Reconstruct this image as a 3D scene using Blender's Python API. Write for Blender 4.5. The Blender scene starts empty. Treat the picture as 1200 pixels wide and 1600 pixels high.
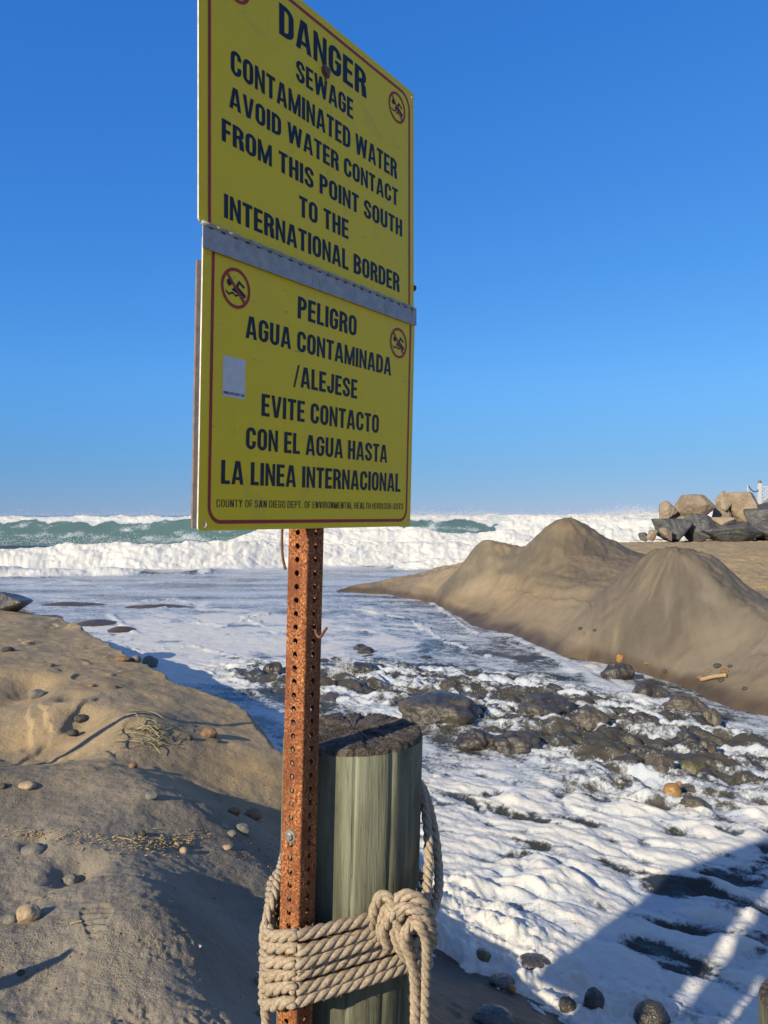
import bpy, bmesh, math, random
import numpy as np
np.seterr(all='ignore')
from mathutils import Vector, Matrix

scene = bpy.context.scene
COL = scene.collection
R = math.radians

# ------------------------------------------------------------------ camera, sky, sun, exposure
H = 2.5                       # camera height above mean water
F = 1202.0                    # focal length in pixels of the 1200x1600 picture
cam_d = bpy.data.cameras.new('camera')
cam = bpy.data.objects.new('camera', cam_d); COL.objects.link(cam)
cam.location = (0, 0, H); cam.rotation_euler = (R(90), 0, 0)
cam_d.sensor_width = 36; cam_d.lens = F / 1600 * 36; cam_d.shift_y = 5 / 1600
cam_d.clip_start = .05; cam_d.clip_end = 20000
scene.camera = cam

SUN_EL, SUN_AZ = R(25), math.atan2(-.73, -.68)      # direction the light comes from: left and behind
sun_dir = Vector((math.cos(SUN_EL) * math.cos(SUN_AZ), math.cos(SUN_EL) * math.sin(SUN_AZ), math.sin(SUN_EL)))
w = bpy.data.worlds.new('World'); scene.world = w; w.use_nodes = True
nt = w.node_tree
sky = nt.nodes.new('ShaderNodeTexSky'); sky.sky_type = 'NISHITA'; sky.sun_disc = False
sky.sun_elevation = SUN_EL; sky.sun_rotation = math.atan2(sun_dir.x, sun_dir.y)
sky.air_density = 1.0; sky.dust_density = 0; sky.ozone_density = 6.0; sky.altitude = 0
# the clear sky is graded towards the deep blue of the day, with a dull band of sea haze low down
SKY = .13
bg = nt.nodes['Background']; bg.inputs[1].default_value = SKY
def _nm(op, a, b, c=None):
    n = nt.nodes.new('ShaderNodeMath'); n.operation = op
    for i, v in enumerate((a, b, c)):
        if v is None: continue
        if hasattr(v, 'is_linked'): nt.links.new(v, n.inputs[i])
        else: n.inputs[i].default_value = v
    return n.outputs[0]
sep = nt.nodes.new('ShaderNodeSeparateColor'); comb = nt.nodes.new('ShaderNodeCombineColor'); nt.links.new(sky.outputs[0], sep.inputs[0])
tc = nt.nodes.new('ShaderNodeTexCoord'); sx = nt.nodes.new('ShaderNodeSeparateXYZ'); nt.links.new(tc.outputs['Generated'], sx.inputs[0])
hz = nt.nodes.new('ShaderNodeMapRange'); hz.interpolation_type = 'SMOOTHSTEP'; nt.links.new(sx.outputs['Z'], hz.inputs[0])
for i_, v_ in zip((1, 2, 3, 4), (.02, .19, 1, 0)): hz.inputs[i_].default_value = v_
for i_, (top, ref, ex, low) in enumerate(((.023, .071, 1.12, .62), (.132, .156, .72, .71), (.455, .343, .42, .77))):
    v = _nm('MULTIPLY', _nm('POWER', _nm('MULTIPLY', sep.outputs[i_], SKY / ref), ex), top / SKY)
    v = _nm('MULTIPLY', v, _nm('MULTIPLY_ADD', hz.outputs[0], low - 1, 1.0)); nt.links.new(v, comb.inputs[i_])
# pale neutral sky added high overhead, out of view, to soften the blue fill
zen = nt.nodes.new('ShaderNodeMapRange'); zen.interpolation_type = 'SMOOTHSTEP'; nt.links.new(sx.outputs['Z'], zen.inputs[0])
for i_, v_ in zip((1, 2, 3, 4), (.60, .86, 0, .85)): zen.inputs[i_].default_value = v_
mxz = nt.nodes.new('ShaderNodeMix'); mxz.data_type = 'RGBA'; nt.links.new(zen.outputs[0], mxz.inputs[0]); nt.links.new(comb.outputs[0], mxz.inputs[6])
mxz.inputs[7].default_value = (.17 / SKY, .20 / SKY, .27 / SKY, 1); nt.links.new(mxz.outputs[2], bg.inputs[0])
sd = bpy.data.lights.new('sun', 'SUN'); sd.energy = 4.5; sd.angle = R(.53); sd.color = (1, .865, .64)
sun = bpy.data.objects.new('sun', sd); COL.objects.link(sun)
sun.rotation_euler = sun_dir.to_track_quat('Z', 'Y').to_euler()
scene.view_settings.view_transform = 'Standard'; scene.view_settings.look = 'None'
scene.view_settings.exposure = 0.42; scene.view_settings.gamma = 1; scene.view_settings.use_curve_mapping = False
scene.cycles.max_bounces = 6; scene.cycles.caustics_reflective = False; scene.cycles.caustics_refractive = False

def at(px, py, z):            # point of height z (above water) seen at a pixel of the photograph
    d = F * (H - z) / (py - 805.0)
    return ((px - 600) / F * d, d)
def pt(px, py, d):            # point at depth d
    return Vector(((px - 600) / F * d, d, H - (py - 805) / F * d))

# ------------------------------------------------------------------ numpy noise
_GA = (np.arange(1024) * (2 * math.pi / 1024)).astype(np.float32); _GC, _GS = np.cos(_GA), np.sin(_GA)
def _hash(ix, iy, seed):
    h = ix * np.uint32(374761393) + iy * np.uint32(668265263) + np.uint32((seed * 1274126177 + 12345) & 0xffffffff)
    h ^= h >> np.uint32(13); h *= np.uint32(1274126177); h ^= h >> np.uint32(16)
    return h & np.uint32(1023)
def perlin(x, y, seed=0):
    x = np.asarray(x, np.float32); y = np.asarray(y, np.float32)
    x, y = np.broadcast_arrays(x, y)
    x0 = np.floor(x); y0 = np.floor(y); fx = x - x0; fy = y - y0
    ix = x0.astype(np.int32).view(np.uint32); iy = y0.astype(np.int32).view(np.uint32)
    sx = fx * fx * fx * (fx * (fx * 6 - 15) + 10); sy = fy * fy * fy * (fy * (fy * 6 - 15) + 10)
    o = np.uint32(1)
    def g(a, b):
        h = _hash(ix + o if a else ix, iy + o if b else iy, seed)
        return _GC[h] * (fx - np.float32(a)) + _GS[h] * (fy - np.float32(b))
    n0 = g(0, 0); n0 += (g(1, 0) - n0) * sx; n1 = g(0, 1); n1 += (g(1, 1) - n1) * sx
    return (n0 + (n1 - n0) * sy) * np.float32(1.45)
def fbm(x, y, oct=4, seed=0, gain=.5, lac=2.03):
    a = 1.0; s = 0; t = 0
    for k in range(oct):
        s = s + a * perlin(x, y, seed + k * 17); t += a; a *= gain; x = x * lac + 3.7; y = y * lac - 1.9
    return s / t
def billow(x, y, oct=4, seed=0, gain=.5):
    a = 1.0; s = 0; t = 0
    for k in range(oct):
        s = s + a * np.abs(perlin(x, y, seed + k * 13)) * 2; t += a; a *= gain; x = x * 2.1 + 5.1; y = y * 2.1 + 2.2
    return s / t                          # 0 in the creases, ~1 on top of the lumps
def perlin3(p, seed=0):
    return (perlin(p[:, 0] + .37 * p[:, 2], p[:, 1] - .61 * p[:, 2], seed) + perlin(p[:, 1] + 9.1 + .53 * p[:, 0], p[:, 2] + .29 * p[:, 1], seed + 5)
            + perlin(p[:, 2] + 4.3 - .47 * p[:, 1], p[:, 0] + 2.7, seed + 9)) / 1.9
def sm(a, b, x):
    t = np.clip((x - a) / (b - a), 0, 1); return t * t * (3 - 2 * t)
def lerp_tab(x, xs, ys): return np.interp(x, xs, ys)
def gauss(x, y, cx, cy, rx, ry=None, ang=0):
    ry = ry or rx; c, s = math.cos(ang), math.sin(ang)
    dx, dy = x - cx, y - cy
    return np.exp(-(((dx * c + dy * s) / rx) ** 2 + ((-dx * s + dy * c) / ry) ** 2))
def seg_dist(x, y, pts):
    best = np.full(x.shape, 1e9)
    for (ax, ay), (bx, by) in zip(pts[:-1], pts[1:]):
        vx, vy = bx - ax, by - ay; l2 = vx * vx + vy * vy + 1e-12
        t = np.clip(((x - ax) * vx + (y - ay) * vy) / l2, 0, 1)
        best = np.minimum(best, (x - ax - t * vx) ** 2 + (y - ay - t * vy) ** 2)
    return np.sqrt(best)
def inside(x, y, poly):
    ins = np.zeros(x.shape, bool)
    for (ax, ay), (bx, by) in zip(poly, poly[1:] + poly[:1]):
        if ay == by: continue
        c = ((ay > y) != (by > y)) & (x < (bx - ax) * (y - ay) / (by - ay) + ax)
        ins ^= c
    return ins
def signed(x, y, poly):
    d = seg_dist(x, y, poly + poly[:1]); return np.where(inside(x, y, poly), d, -d)

# ------------------------------------------------------------------ object helpers
def link(name, me, mat=None, parent=None, smooth=True):
    o = bpy.data.objects.new(name, me); COL.objects.link(o)
    if mat is not None: me.materials.append(mat)
    if smooth and len(me.polygons): me.polygons.foreach_set('use_smooth', [True] * len(me.polygons))
    if parent is not None: o.parent = parent
    return o
def mesh(name, V, Fc, mat=None, parent=None, smooth=True, loc=None):
    me = bpy.data.meshes.new(name)
    if loc is not None: V = [(v[0] - loc[0], v[1] - loc[1], v[2] - loc[2]) for v in V]
    me.from_pydata([tuple(v) for v in V], [], [tuple(f) for f in Fc]); me.update()
    o = link(name, me, mat, parent, smooth)
    if loc is not None: o.location = loc
    return o
def tag(o, label, cat, group=None, kind=None):
    if label: o['label'] = label
    if cat: o['category'] = cat
    if group: o['group'] = group
    if kind: o['kind'] = kind
    return o
def empty(name, loc, label, cat, group=None):
    o = bpy.data.objects.new(name, None); COL.objects.link(o); o.location = loc; o.empty_display_size = .1
    return tag(o, label, cat, group)
def child(o, parent):         # the mesh is in world coordinates: keep it there under a parent that sits at its base
    o.parent = parent; o.matrix_parent_inverse = Matrix.Translation(parent.location).inverted(); return o

class MB:
    def __init__(s): s.V = []; s.F = []
    def add(s, V, Fc):
        n = len(s.V); s.V += [tuple(v) for v in V]; s.F += [tuple(i + n for i in f) for f in Fc]
    def tube(s, pts, rad, n=8, cap=True):
        pts = [Vector(p) for p in pts]; m = len(pts)
        rad = rad if hasattr(rad, '__len__') else [rad] * m
        t = [(pts[min(i + 1, m - 1)] - pts[max(i - 1, 0)]).normalized() for i in range(m)]
        a = t[0].orthogonal().normalized(); V = []
        for i in range(m):
            a = (a - t[i] * a.dot(t[i])).normalized(); b = t[i].cross(a)
            for k in range(n):
                th = 2 * math.pi * k / n; V.append(pts[i] + (a * math.cos(th) + b * math.sin(th)) * rad[i])
        Fc = [(i * n + k, i * n + (k + 1) % n, (i + 1) * n + (k + 1) % n, (i + 1) * n + k) for i in range(m - 1) for k in range(n)]
        if cap: Fc += [tuple(range(n - 1, -1, -1)), tuple(range((m - 1) * n, m * n))]
        s.add(V, Fc)
    def box(s, c, ax, ay, az):
        c = Vector(c); V = [c + ax * i + ay * j + az * k for i in (-1, 1) for j in (-1, 1) for k in (-1, 1)]
        s.add(V, [(0, 1, 3, 2), (4, 6, 7, 5), (0, 4, 5, 1), (2, 3, 7, 6), (0, 2, 6, 4), (1, 5, 7, 3)])
    def build(s, name, mat, parent=None, smooth=True): return mesh(name, s.V, s.F, mat, parent, smooth)

def spline(P, per=12):        # Catmull-Rom through the points
    P = [Vector(p) for p in P]; P = [P[0] * 2 - P[1]] + P + [P[-1] * 2 - P[-2]]; out = []
    for i in range(1, len(P) - 2):
        a, b, c, d = P[i - 1:i + 3]
        for k in range(per):
            t = k / per
            out.append(.5 * ((2 * b) + (c - a) * t + (2 * a - 5 * b + 4 * c - d) * t * t + (3 * b - a - 3 * c + d) * t ** 3))
    return out + [P[-2]]

# ------------------------------------------------------------------ material helpers
class NT:
    def __init__(s, name):
        s.m = bpy.data.materials.new(name); s.m.use_nodes = True; s.t = s.m.node_tree
        s.bsdf = s.t.nodes['Principled BSDF']; s.out = s.t.nodes['Material Output']
        s.co = s.t.nodes.new('ShaderNodeTexCoord').outputs['Object']
        s.geo = s.t.nodes.new('ShaderNodeNewGeometry')
    def n(s, ty, **kw):
        o = s.t.nodes.new(ty)
        for k, v in kw.items(): setattr(o, k, v)
        return o
    def L(s, a, b): s.t.links.new(a, b)
    def set(s, inp, v):
        if hasattr(v, 'is_linked'): s.L(v, inp)
        else: inp.default_value = v
    def noise(s, scale, detail=4, rough=.5, vec=None, stretch=None, dist=0, world=False):
        n = s.n('ShaderNodeTexNoise'); n.inputs['Scale'].default_value = scale; n.inputs['Detail'].default_value = detail
        n.inputs['Roughness'].default_value = rough; n.inputs['Distortion'].default_value = dist
        v = vec or (s.geo.outputs['Position'] if world else s.co)
        if stretch:
            mp = s.n('ShaderNodeMapping'); mp.inputs['Scale'].default_value = stretch; s.L(v, mp.inputs[0]); v = mp.outputs[0]
        s.L(v, n.inputs['Vector']); return n.outputs['Fac']
    def vor(s, scale, feat='F1', out='Distance', world=False):
        n = s.n('ShaderNodeTexVoronoi', feature=feat); n.inputs['Scale'].default_value = scale
        s.L(s.geo.outputs['Position'] if world else s.co, n.inputs['Vector']); return n.outputs[out]
    def attr(s, name): return s.n('ShaderNodeAttribute', attribute_name=name).outputs['Fac']
    def ramp(s, f, a, b, lo=0., hi=1.):
        n = s.n('ShaderNodeMapRange', interpolation_type='SMOOTHSTEP'); s.L(f, n.inputs[0])
        for i, v in zip((1, 2, 3, 4), (a, b, lo, hi)): n.inputs[i].default_value = v
        return n.outputs[0]
    def math(s, op, a, b=0., clamp=False):
        n = s.n('ShaderNodeMath', operation=op, use_clamp=clamp); s.set(n.inputs[0], a); s.set(n.inputs[1], b); return n.outputs[0]
    def mix(s, f, a, b, blend='MIX'):
        n = s.n('ShaderNodeMix', data_type='RGBA', blend_type=blend); s.set(n.inputs[0], f)
        for i, v in ((6, a), (7, b)): s.set(n.inputs[i], v if hasattr(v, 'is_linked') else (*v, 1) if len(v) == 3 else v)
        return n.outputs[2]
    def bump(s, h, strength=.5, dist=.01, nrm=None):
        n = s.n('ShaderNodeBump'); n.inputs['Strength'].default_value = strength; n.inputs['Distance'].default_value = dist
        s.L(h, n.inputs['Height'])
        if nrm is not None: s.L(nrm, n.inputs['Normal'])
        return n.outputs[0]
    def fin(s, color=None, rough=.6, normal=None, metal=0., spec=.5):
        b = s.bsdf
        if color is not None: s.set(b.inputs['Base Color'], color if hasattr(color, 'is_linked') else (*color, 1))
        s.set(b.inputs['Roughness'], rough); s.set(b.inputs['Metallic'], metal); s.set(b.inputs['Specular IOR Level'], spec)
        if normal is not None: s.L(normal, b.inputs['Normal'])
        return s.m

def mat_sand():
    t = NT('sand')
    tint, streak, wet, grit = t.attr('tint'), t.attr('streak'), t.attr('wet'), t.attr('grit')
    n1 = t.noise(2.2, 5, .6, world=True); n2 = t.noise(38, 4, .65, world=True); n3 = t.noise(420, 2, .6, world=True)
    dry = t.mix(tint, (.315, .272, .205), (.50, .355, .175))
    dry = t.mix(t.ramp(n1, .35, .7, 0, .5), dry, (.22, .195, .15))
    c = t.mix(t.math('MULTIPLY', streak, t.ramp(n2, .2, .75, .6, 1.)), dry, (.125, .112, .082))
    c = t.mix(t.ramp(n3, .42, .66, 0, .6), c, (.085, .072, .06)); c = t.mix(t.ramp(t.noise(150, 3, .65, world=True), .58, .70, 0, .35), c, (.09, .08, .068))
    c = t.mix(t.ramp(n2, .6, .8, 0, .35), c, (.30, .27, .21))
    wetc = t.mix(t.ramp(n1, .3, .7), (.070, .050, .032), (.105, .076, .046))
    c = t.mix(wet, c, wetc)
    h = t.math('ADD', t.math('MULTIPLY', n3, .25), t.math('MULTIPLY', n2, 1.1))
    h = t.math('ADD', h, t.math('MULTIPLY', t.noise(140, 3, .6, world=True), t.math('MULTIPLY', grit, 1.0)))
    nrm = t.bump(h, .8, .012)
    return t.fin(c, t.math('SUBTRACT', .92, t.math('MULTIPLY', wet, .5)), nrm, spec=.3)

def mat_water():
    t = NT('sea_water')
    foam, thick, teal = t.attr('foam'), t.attr('thick'), t.attr('teal')
    nA = t.noise(26, 6, .68, world=True, dist=.6); nB = t.noise(7, 5, .62, world=True, dist=.8); nC = t.noise(130, 3, .6, world=True)
    lace = t.math('ADD', t.math('MULTIPLY', nA, .55), t.math('MULTIPLY', nB, .45))
    f = t.math('ADD', foam, t.math('MULTIPLY', t.math('SUBTRACT', lace, .5), 1.7))
    f = t.ramp(f, .34, .72)
    f = t.math('MAXIMUM', f, t.ramp(t.math('ADD', thick, t.math('MULTIPLY', t.math('SUBTRACT', lace, .5), 1.5)), .22, .75))
    wc = t.mix(teal, (.022, .030, .030), (.085, .150, .150))
    wc = t.mix(t.attr('silt'), wc, (.055, .051, .040))
    fc = t.mix(t.ramp(thick, 0, .7), (.46, .50, .54), (.62, .61, .565))
    wb = t.bump(t.math('ADD', t.math('MULTIPLY', nA, .8), nB), .45, .03)
    bub = t.vor(95, world=True)
    fb = t.bump(t.math('ADD', t.math('ADD', t.math('MULTIPLY', bub, -.25), t.math('MULTIPLY', nC, .35)), t.math('MULTIPLY', nA, .9)), .5, .018)
    water = t.n('ShaderNodeBsdfPrincipled'); t.L(wc, water.inputs['Base Color']); water.inputs['Roughness'].default_value = .09
    water.inputs['IOR'].default_value = 1.33; t.L(wb, water.inputs['Normal'])
    t.fin(fc, .55, fb, spec=.35)
    mx = t.n('ShaderNodeMixShader'); t.L(f, mx.inputs[0]); t.L(water.outputs[0], mx.inputs[1]); t.L(t.bsdf.outputs[0], mx.inputs[2])
    t.L(mx.outputs[0], t.out.inputs['Surface'])
    return t.m

def mat_rock(name, a, b, spots, rough=.85, scale=5., wet=False):
    t = NT(name)
    n1 = t.noise(scale, 6, .65); n2 = t.noise(scale * 9, 4, .6); v = t.vor(scale * 2.2, 'DISTANCE_TO_EDGE')
    c = t.mix(t.ramp(n1, .35, .65), a, b); c = t.mix(t.ramp(n2, .56, .72, 0, .7), c, spots)
    h = t.math('ADD', n1, t.math('MULTIPLY', n2, .35)); h = t.math('ADD', h, t.math('MULTIPLY', t.ramp(v, 0, .05), .12))
    return t.fin(c, rough, t.bump(h, .6, .25 / scale), spec=.6 if wet else .3)

def mat_rust():
    t = NT('rusted_steel')
    n1 = t.noise(230, 4, .7); n2 = t.noise(28, 4, .6, stretch=(1, 1, .35)); n3 = t.noise(900, 2, .6)
    c = t.mix(t.ramp(n1, .38, .58), (.105, .034, .015), (.42, .165, .06))
    c = t.mix(t.ramp(n1, .57, .70, 0, .85), c, (.80, .47, .21))
    c = t.mix(t.ramp(n2, .42, .66, 0, .75), c, (.16, .052, .026))
    c = t.mix(t.ramp(n3, .6, .7, 0, .6), c, (.05, .02, .015))
    return t.fin(c, .82, t.bump(t.math('ADD', n1, t.math('MULTIPLY', n3, .5)), .6, .0016), spec=.25)
def mat_yellow():
    t = NT('yellow_sign_sheeting')
    n1 = t.noise(9, 5, .6); n2 = t.noise(160, 3, .6); n3 = t.noise(60, 4, .7, stretch=(1, 1, .08))
    c = t.mix(t.ramp(n1, .3, .7), (.90, .66, .016), (.86, .64, .032))
    c = t.mix(t.ramp(n3, .60, .78, 0, .30), c, (.36, .29, .05)); c = t.mix(t.ramp(n2, .66, .74, 0, .5), c, (.30, .24, .06))
    n4 = t.noise(5, 6, .7, dist=1.5); c = t.mix(t.ramp(n4, .60, .68, 0, .22), c, (.40, .36, .12)); sc_ = t.noise(22, 3, .7, stretch=(1, 1, 9), dist=.4); c = t.mix(t.ramp(sc_, .685, .70, 0, .6), c, (.34, .30, .14))
    return t.fin(c, .5, t.bump(n2, .15, .0006), spec=.3)
def mat_flat(name, a, b, scale=80, rough=.5, metal=0., bmp=.2, spec=.4):
    t = NT(name); n1 = t.noise(scale, 4, .6)
    return t.fin(t.mix(t.ramp(n1, .35, .68), a, b), rough, t.bump(n1, bmp, .001), metal, spec)
def mat_galv():
    t = NT('galvanised_steel'); n1 = t.noise(60, 5, .65); v = t.vor(120); n2 = t.noise(30, 4, .7, stretch=(1, 1, .3))
    c = t.mix(t.ramp(n1, .35, .68), (.31, .31, .30), (.42, .42, .405)); c = t.mix(t.ramp(n2, .58, .72, 0, .6), c, (.14, .13, .12))
    return t.fin(c, t.ramp(n1, .3, .7, .45, .65), t.bump(v, .1, .0008), .2)
def mat_wood():
    t = NT('treated_timber')
    n1 = t.noise(60, 5, .6, stretch=(1, 1, .055), dist=.5); n2 = t.noise(9, 4, .6, stretch=(1, 1, .30), dist=.8); n3 = t.noise(230, 3, .6, stretch=(1, 1, .06))
    c = t.mix(t.ramp(n2, .30, .72), (.085, .086, .055), (.245, .255, .175))
    c = t.mix(t.ramp(n1, .44, .74, 0, .5), c, (.095, .088, .05)); c = t.mix(t.ramp(n2, .60, .78, 0, .4), c, (.30, .315, .23))
    c = t.mix(t.ramp(n3, .58, .72, 0, .5), c, (.055, .05, .028))
    return t.fin(c, .75, t.bump(t.math('ADD', t.math('MULTIPLY', n1, 1.2), n3), .5, .003), spec=.3)
def mat_endgrain():
    t = NT('weathered_end_grain')
    n1 = t.noise(75, 6, .7, dist=1.2); n2 = t.noise(14, 4, .6); v = t.vor(64, 'DISTANCE_TO_EDGE')
    c = t.mix(t.ramp(n1, .35, .65), (.030, .023, .018), (.14, .115, .095)); c = t.mix(t.ramp(n2, .45, .7, 0, .6), c, (.20, .17, .14))
    c = t.mix(t.ramp(v, 0, .07, .45, 0), c, (.012, .009, .008))
    return t.fin(c, .9, t.bump(t.math('ADD', n1, t.math('MULTIPLY', t.ramp(v, 0, .1), .25)), .8, .005), spec=.2)
def mat_rope():
    t = NT('weathered_rope')
    n1 = t.noise(180, 4, .65); n2 = t.noise(900, 2, .6, dist=.5); n3 = t.noise(16, 3, .6)
    c = t.mix(t.ramp(n1, .35, .65), (.33, .26, .18), (.51, .42, .31)); c = t.mix(t.ramp(n3, .45, .7, 0, .5), c, (.30, .24, .17))
    c = t.mix(t.ramp(n2, .58, .70, 0, .55), c, (.17, .12, .08))
    return t.fin(c, .9, t.bump(t.math('ADD', n2, n1), .7, .0016), spec=.15)

M = dict(sand=mat_sand(), water=mat_water(), rust=mat_rust(), yellow=mat_yellow(), galv=mat_galv(), wood=mat_wood(), endgrain=mat_endgrain(), rope=mat_rope(),
         navy=mat_flat('navy_ink', (.006, .008, .020), (.008, .011, .028), rough=.5), red=mat_flat('red_ink', (.40, .030, .026), (.33, .026, .026)),
         sticker=mat_flat('white_vinyl', (.68, .69, .70), (.60, .62, .64)), edge=mat_flat('bare_panel_edge', (.72, .68, .60), (.55, .50, .42)),
         backing=mat_flat('brown_backing_board', (.26, .17, .12), (.19, .12, .09)), wire=mat_flat('rusty_wire', (.20, .085, .045), (.12, .05, .03), 300),
         bolt=mat_flat('zinc_bolt', (.42, .42, .41), (.30, .29, .27), 200, .4, .6), oldbolt=mat_flat('corroded_bolt', (.20, .15, .11), (.13, .09, .07), 300, .7, .3),
         rip_tan=mat_rock('tan_armour_stone', (.25, .20, .145), (.36, .285, .20), (.15, .12, .09), scale=1.3),
         rip_brown=mat_rock('brown_armour_stone', (.21, .165, .12), (.30, .235, .165), (.11, .09, .07), scale=1.3),
         rip_dark=mat_rock('dark_wet_armour_stone', (.045, .048, .05), (.095, .095, .09), (.17, .16, .14), .5, 1.6, True),
         wet_dark=mat_rock('wet_dark_stone', (.030, .026, .022), (.085, .074, .058), (.15, .125, .09), .22, 6, True),
         wet_brown=mat_rock('wet_brown_stone', (.060, .050, .034), (.115, .094, .064), (.16, .14, .11), .2, 7, True),
         wet_green=mat_rock('wet_green_stone', (.060, .056, .018), (.12, .105, .04), (.035, .03, .015), .15, 9, True),
         wet_orange=mat_rock('wet_orange_stone', (.26, .13, .035), (.38, .21, .06), (.15, .08, .03), .2, 12, True),
         peb_grey=mat_rock('grey_pebble', (.15, .145, .12), (.22, .21, .175), (.09, .085, .075), .75, 22),
         peb_brown=mat_rock('brown_pebble', (.19, .115, .065), (.27, .17, .095), (.10, .06, .04), .75, 22),
         peb_tan=mat_rock('tan_pebble', (.34, .25, .15), (.46, .35, .22), (.22, .16, .10), .8, 22),
         peb_dark=mat_rock('dark_pebble', (.055, .05, .042), (.09, .08, .065), (.03, .027, .024), .7, 22),
         straw=mat_flat('dry_straw', (.42, .32, .17), (.28, .20, .10), 90), weed=mat_flat('dry_weed', (.34, .29, .15), (.24, .22, .10), 60),
         white=mat_flat('white_paint', (.62, .62, .61), (.52, .52, .51)), plank=mat_flat('grey_planks', (.22, .18, .14), (.32, .27, .21), 12, .85),
         spray=mat_flat('white_spray', (.70, .70, .68), (.64, .65, .65), 20, .5))

# ------------------------------------------------------------------ the lie of the land
ZS = .06
left_edge = [(-40, 17.5), (-12, 17.2)] + [at(x, y, z) for x, y, z in ((-60, 935, .8), (45, 951, .8), (120, 974, .8), (200, 1014, .78), (270, 1060, .72), (330, 1097, .62), (432, 1137, .48))]
left_edge += [(-.55, 6.2), (.0, 5.4)] + [at(x, y, ZS) for x, y in ((690, 1404), (760, 1447), (830, 1494), (900, 1542), (1000, 1592))] + [(1.75, 3.3), (2.7, 2.75), (5, 2.2), (12, 1.6), (40, 1)]
left_poly = left_edge + [(40, -40), (-40, -40)]
right_edge = [at(x, y, ZS) for x, y in ((520, 921), (600, 926), (675, 938), (702, 953), (727, 974), (785, 986), (820, 1001), (865, 1019), (920, 1027), (965, 1037), (1025, 1055), (1075, 1070), (1125, 1100), (1215, 1122))]
right_poly = right_edge + [(7, 8.6), (12, 7.5), (40, 6), (60, 60), (30, 62), (14, 47), (7.5, 39), (4.5, 33), (1.5, 28.6), (-.3, 26.6)]
CP = []                      # control heights (x, y, z)
def cp(px, py, z): CP.append((*at(px, py, z), z))
for px, py, z in ((-150, 1600, 1.08), (0, 1600, 1.02), (200, 1600, 1.03), (340, 1590, .98), (0, 1500, 1.04), (200, 1490, 1.06), (295, 1470, 1.02), (0, 1400, 1.02), (190, 1400, 1.06),
                  (280, 1395, .95), (0, 1330, 1.0), (240, 1345, .95), (120, 1300, 1.01), (0, 1260, 1.02), (280, 1300, .90), (370, 1345, .78), (420, 1400, .72), (345, 1430, .81), (400, 1480, .76), (395, 1570, .80),
                  (210, 1215, 1.02), (110, 1235, 1.03), (300, 1265, .93), (370, 1310, .79), (260, 1195, .84), (330, 1245, .69), (400, 1292, .62), (85, 1188, .84), (20, 1172, .82), (-60, 1168, .88), (-30, 1215, 1.08), (50, 1215, 1.05),
                  (150, 1172, .92), (350, 1180, .77), (420, 1200, .68), (300, 1130, .86), (400, 1140, .74), (200, 1120, 1.02), (60, 1122, .94), (0, 1095, .96), (130, 1060, 1.06), (240, 1070, .92),
                  (150, 1010, 1.0), (60, 990, 1.05), (0, 960, 1.08), (-100, 960, 1.15), (-100, 1060, 1.15), (-200, 1250, 1.12)): cp(px, py, z)
CP += [(0, 0, 1.0), (-3, 0, 1.1), (-.1, 1.6, .93), (.2, 2.6, .60), (.1, 3.5, .40), (-.25, 3.6, .60), (.9, 2.4, .50), (2, 1, .70), (-.3, 4.6, .34), (.2, 4.3, .22), (-.55, 5.2, .42), (.6, 3.6, .33), (1.0, 3.2, .27), (-10, 5, 1.2), (-10, 12, 1.2), (5, -3, 1.0), (-6, -6, 1.1), (-20, 14, 1.3)]
CP += [(4.58, 19, 2.40), (3.65, 19.5, 1.72), (2.73, 20.5, 1.76), (1.83, 22, 1.12), (.83, 25, .42), (5.02, 18.5, 1.92), (4.3, 18.2, 1.80), (5.35, 16.8, 1.35), (4.2, 17, 1.30), (4.9, 20.5, 1.6), (3.4, 21.8, 1.3), (3.2, 20, 1.4),
       (5.05, 13.2, 1.90), (4.5, 13.7, 1.66), (4.75, 13.3, 1.86), (5.4, 13.1, 1.84), (5.72, 13.0, 1.66), (4.6, 12.7, 1.62), (5.1, 12.5, 1.66), (5.5, 12.5, 1.56), (4.95, 14.1, 1.7), (5.95, 13, 1.42), (6.35, 12.6, 1.05), (5.2, 14.6, 1.4), (4.6, 12.0, 1.22), (4.42, 11.4, .78), (5.0, 11.8, 1.2), (3.62, 14.2, .66), (4.1, 16.2, 1.05), (3.0, 18, .66), (3.0, 19.3, 1.05), (2.2, 19.5, .6),
       (5.35, 10.6, .72), (5.0, 11.2, .68), (5.7, 10.8, .95), (6.2, 11.3, .95), (4.9, 10.0, .48), (6, 22, 1.12), (8, 19, 1.16), (8, 28, 1.15), (7.3, 15, 1.1), (12, 36, 1.16), (20, 38, 1.25), (9, 14, 1.12), (8, 10, .9), (12, 15, 1.15), (25, 20, 1.2), (3.5, 25, .9), (6, 30, 1.0), (30, 55, 1.2), (14, 44, .9), (10, 8, .8), (40, 8, 1), (40, 30, 1.3)]
CP = np.array(CP)
EPS = np.where((CP[:, 1] > 9) & (CP[:, 0] > 0), .55, .06)
_D = np.sqrt((CP[:, None, 0] - CP[None, :, 0]) ** 2 + (CP[:, None, 1] - CP[None, :, 1]) ** 2 + EPS[None, :])
_A = np.block([[_D, np.ones((len(CP), 1))], [np.ones((1, len(CP))), np.zeros((1, 1))]])
_W = np.linalg.solve(_A, np.r_[CP[:, 2], 0])
def zland(x, y):
    z = np.full(x.shape, _W[-1], np.float64)
    for (cx, cy, _), wt, e in zip(CP, _W[:-1], EPS): z = z + wt * np.sqrt((x - cx) ** 2 + (y - cy) ** 2 + e)
    return np.clip(z, -.2, 3)
HOLES = [(118, 1366, .10, .09), (55, 1322, .06, .06), (20, 1415, .16, .05), (45, 1080, .14, .10), (125, 1120, .16, .10), (110, 1098, .1, .06)]
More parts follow.
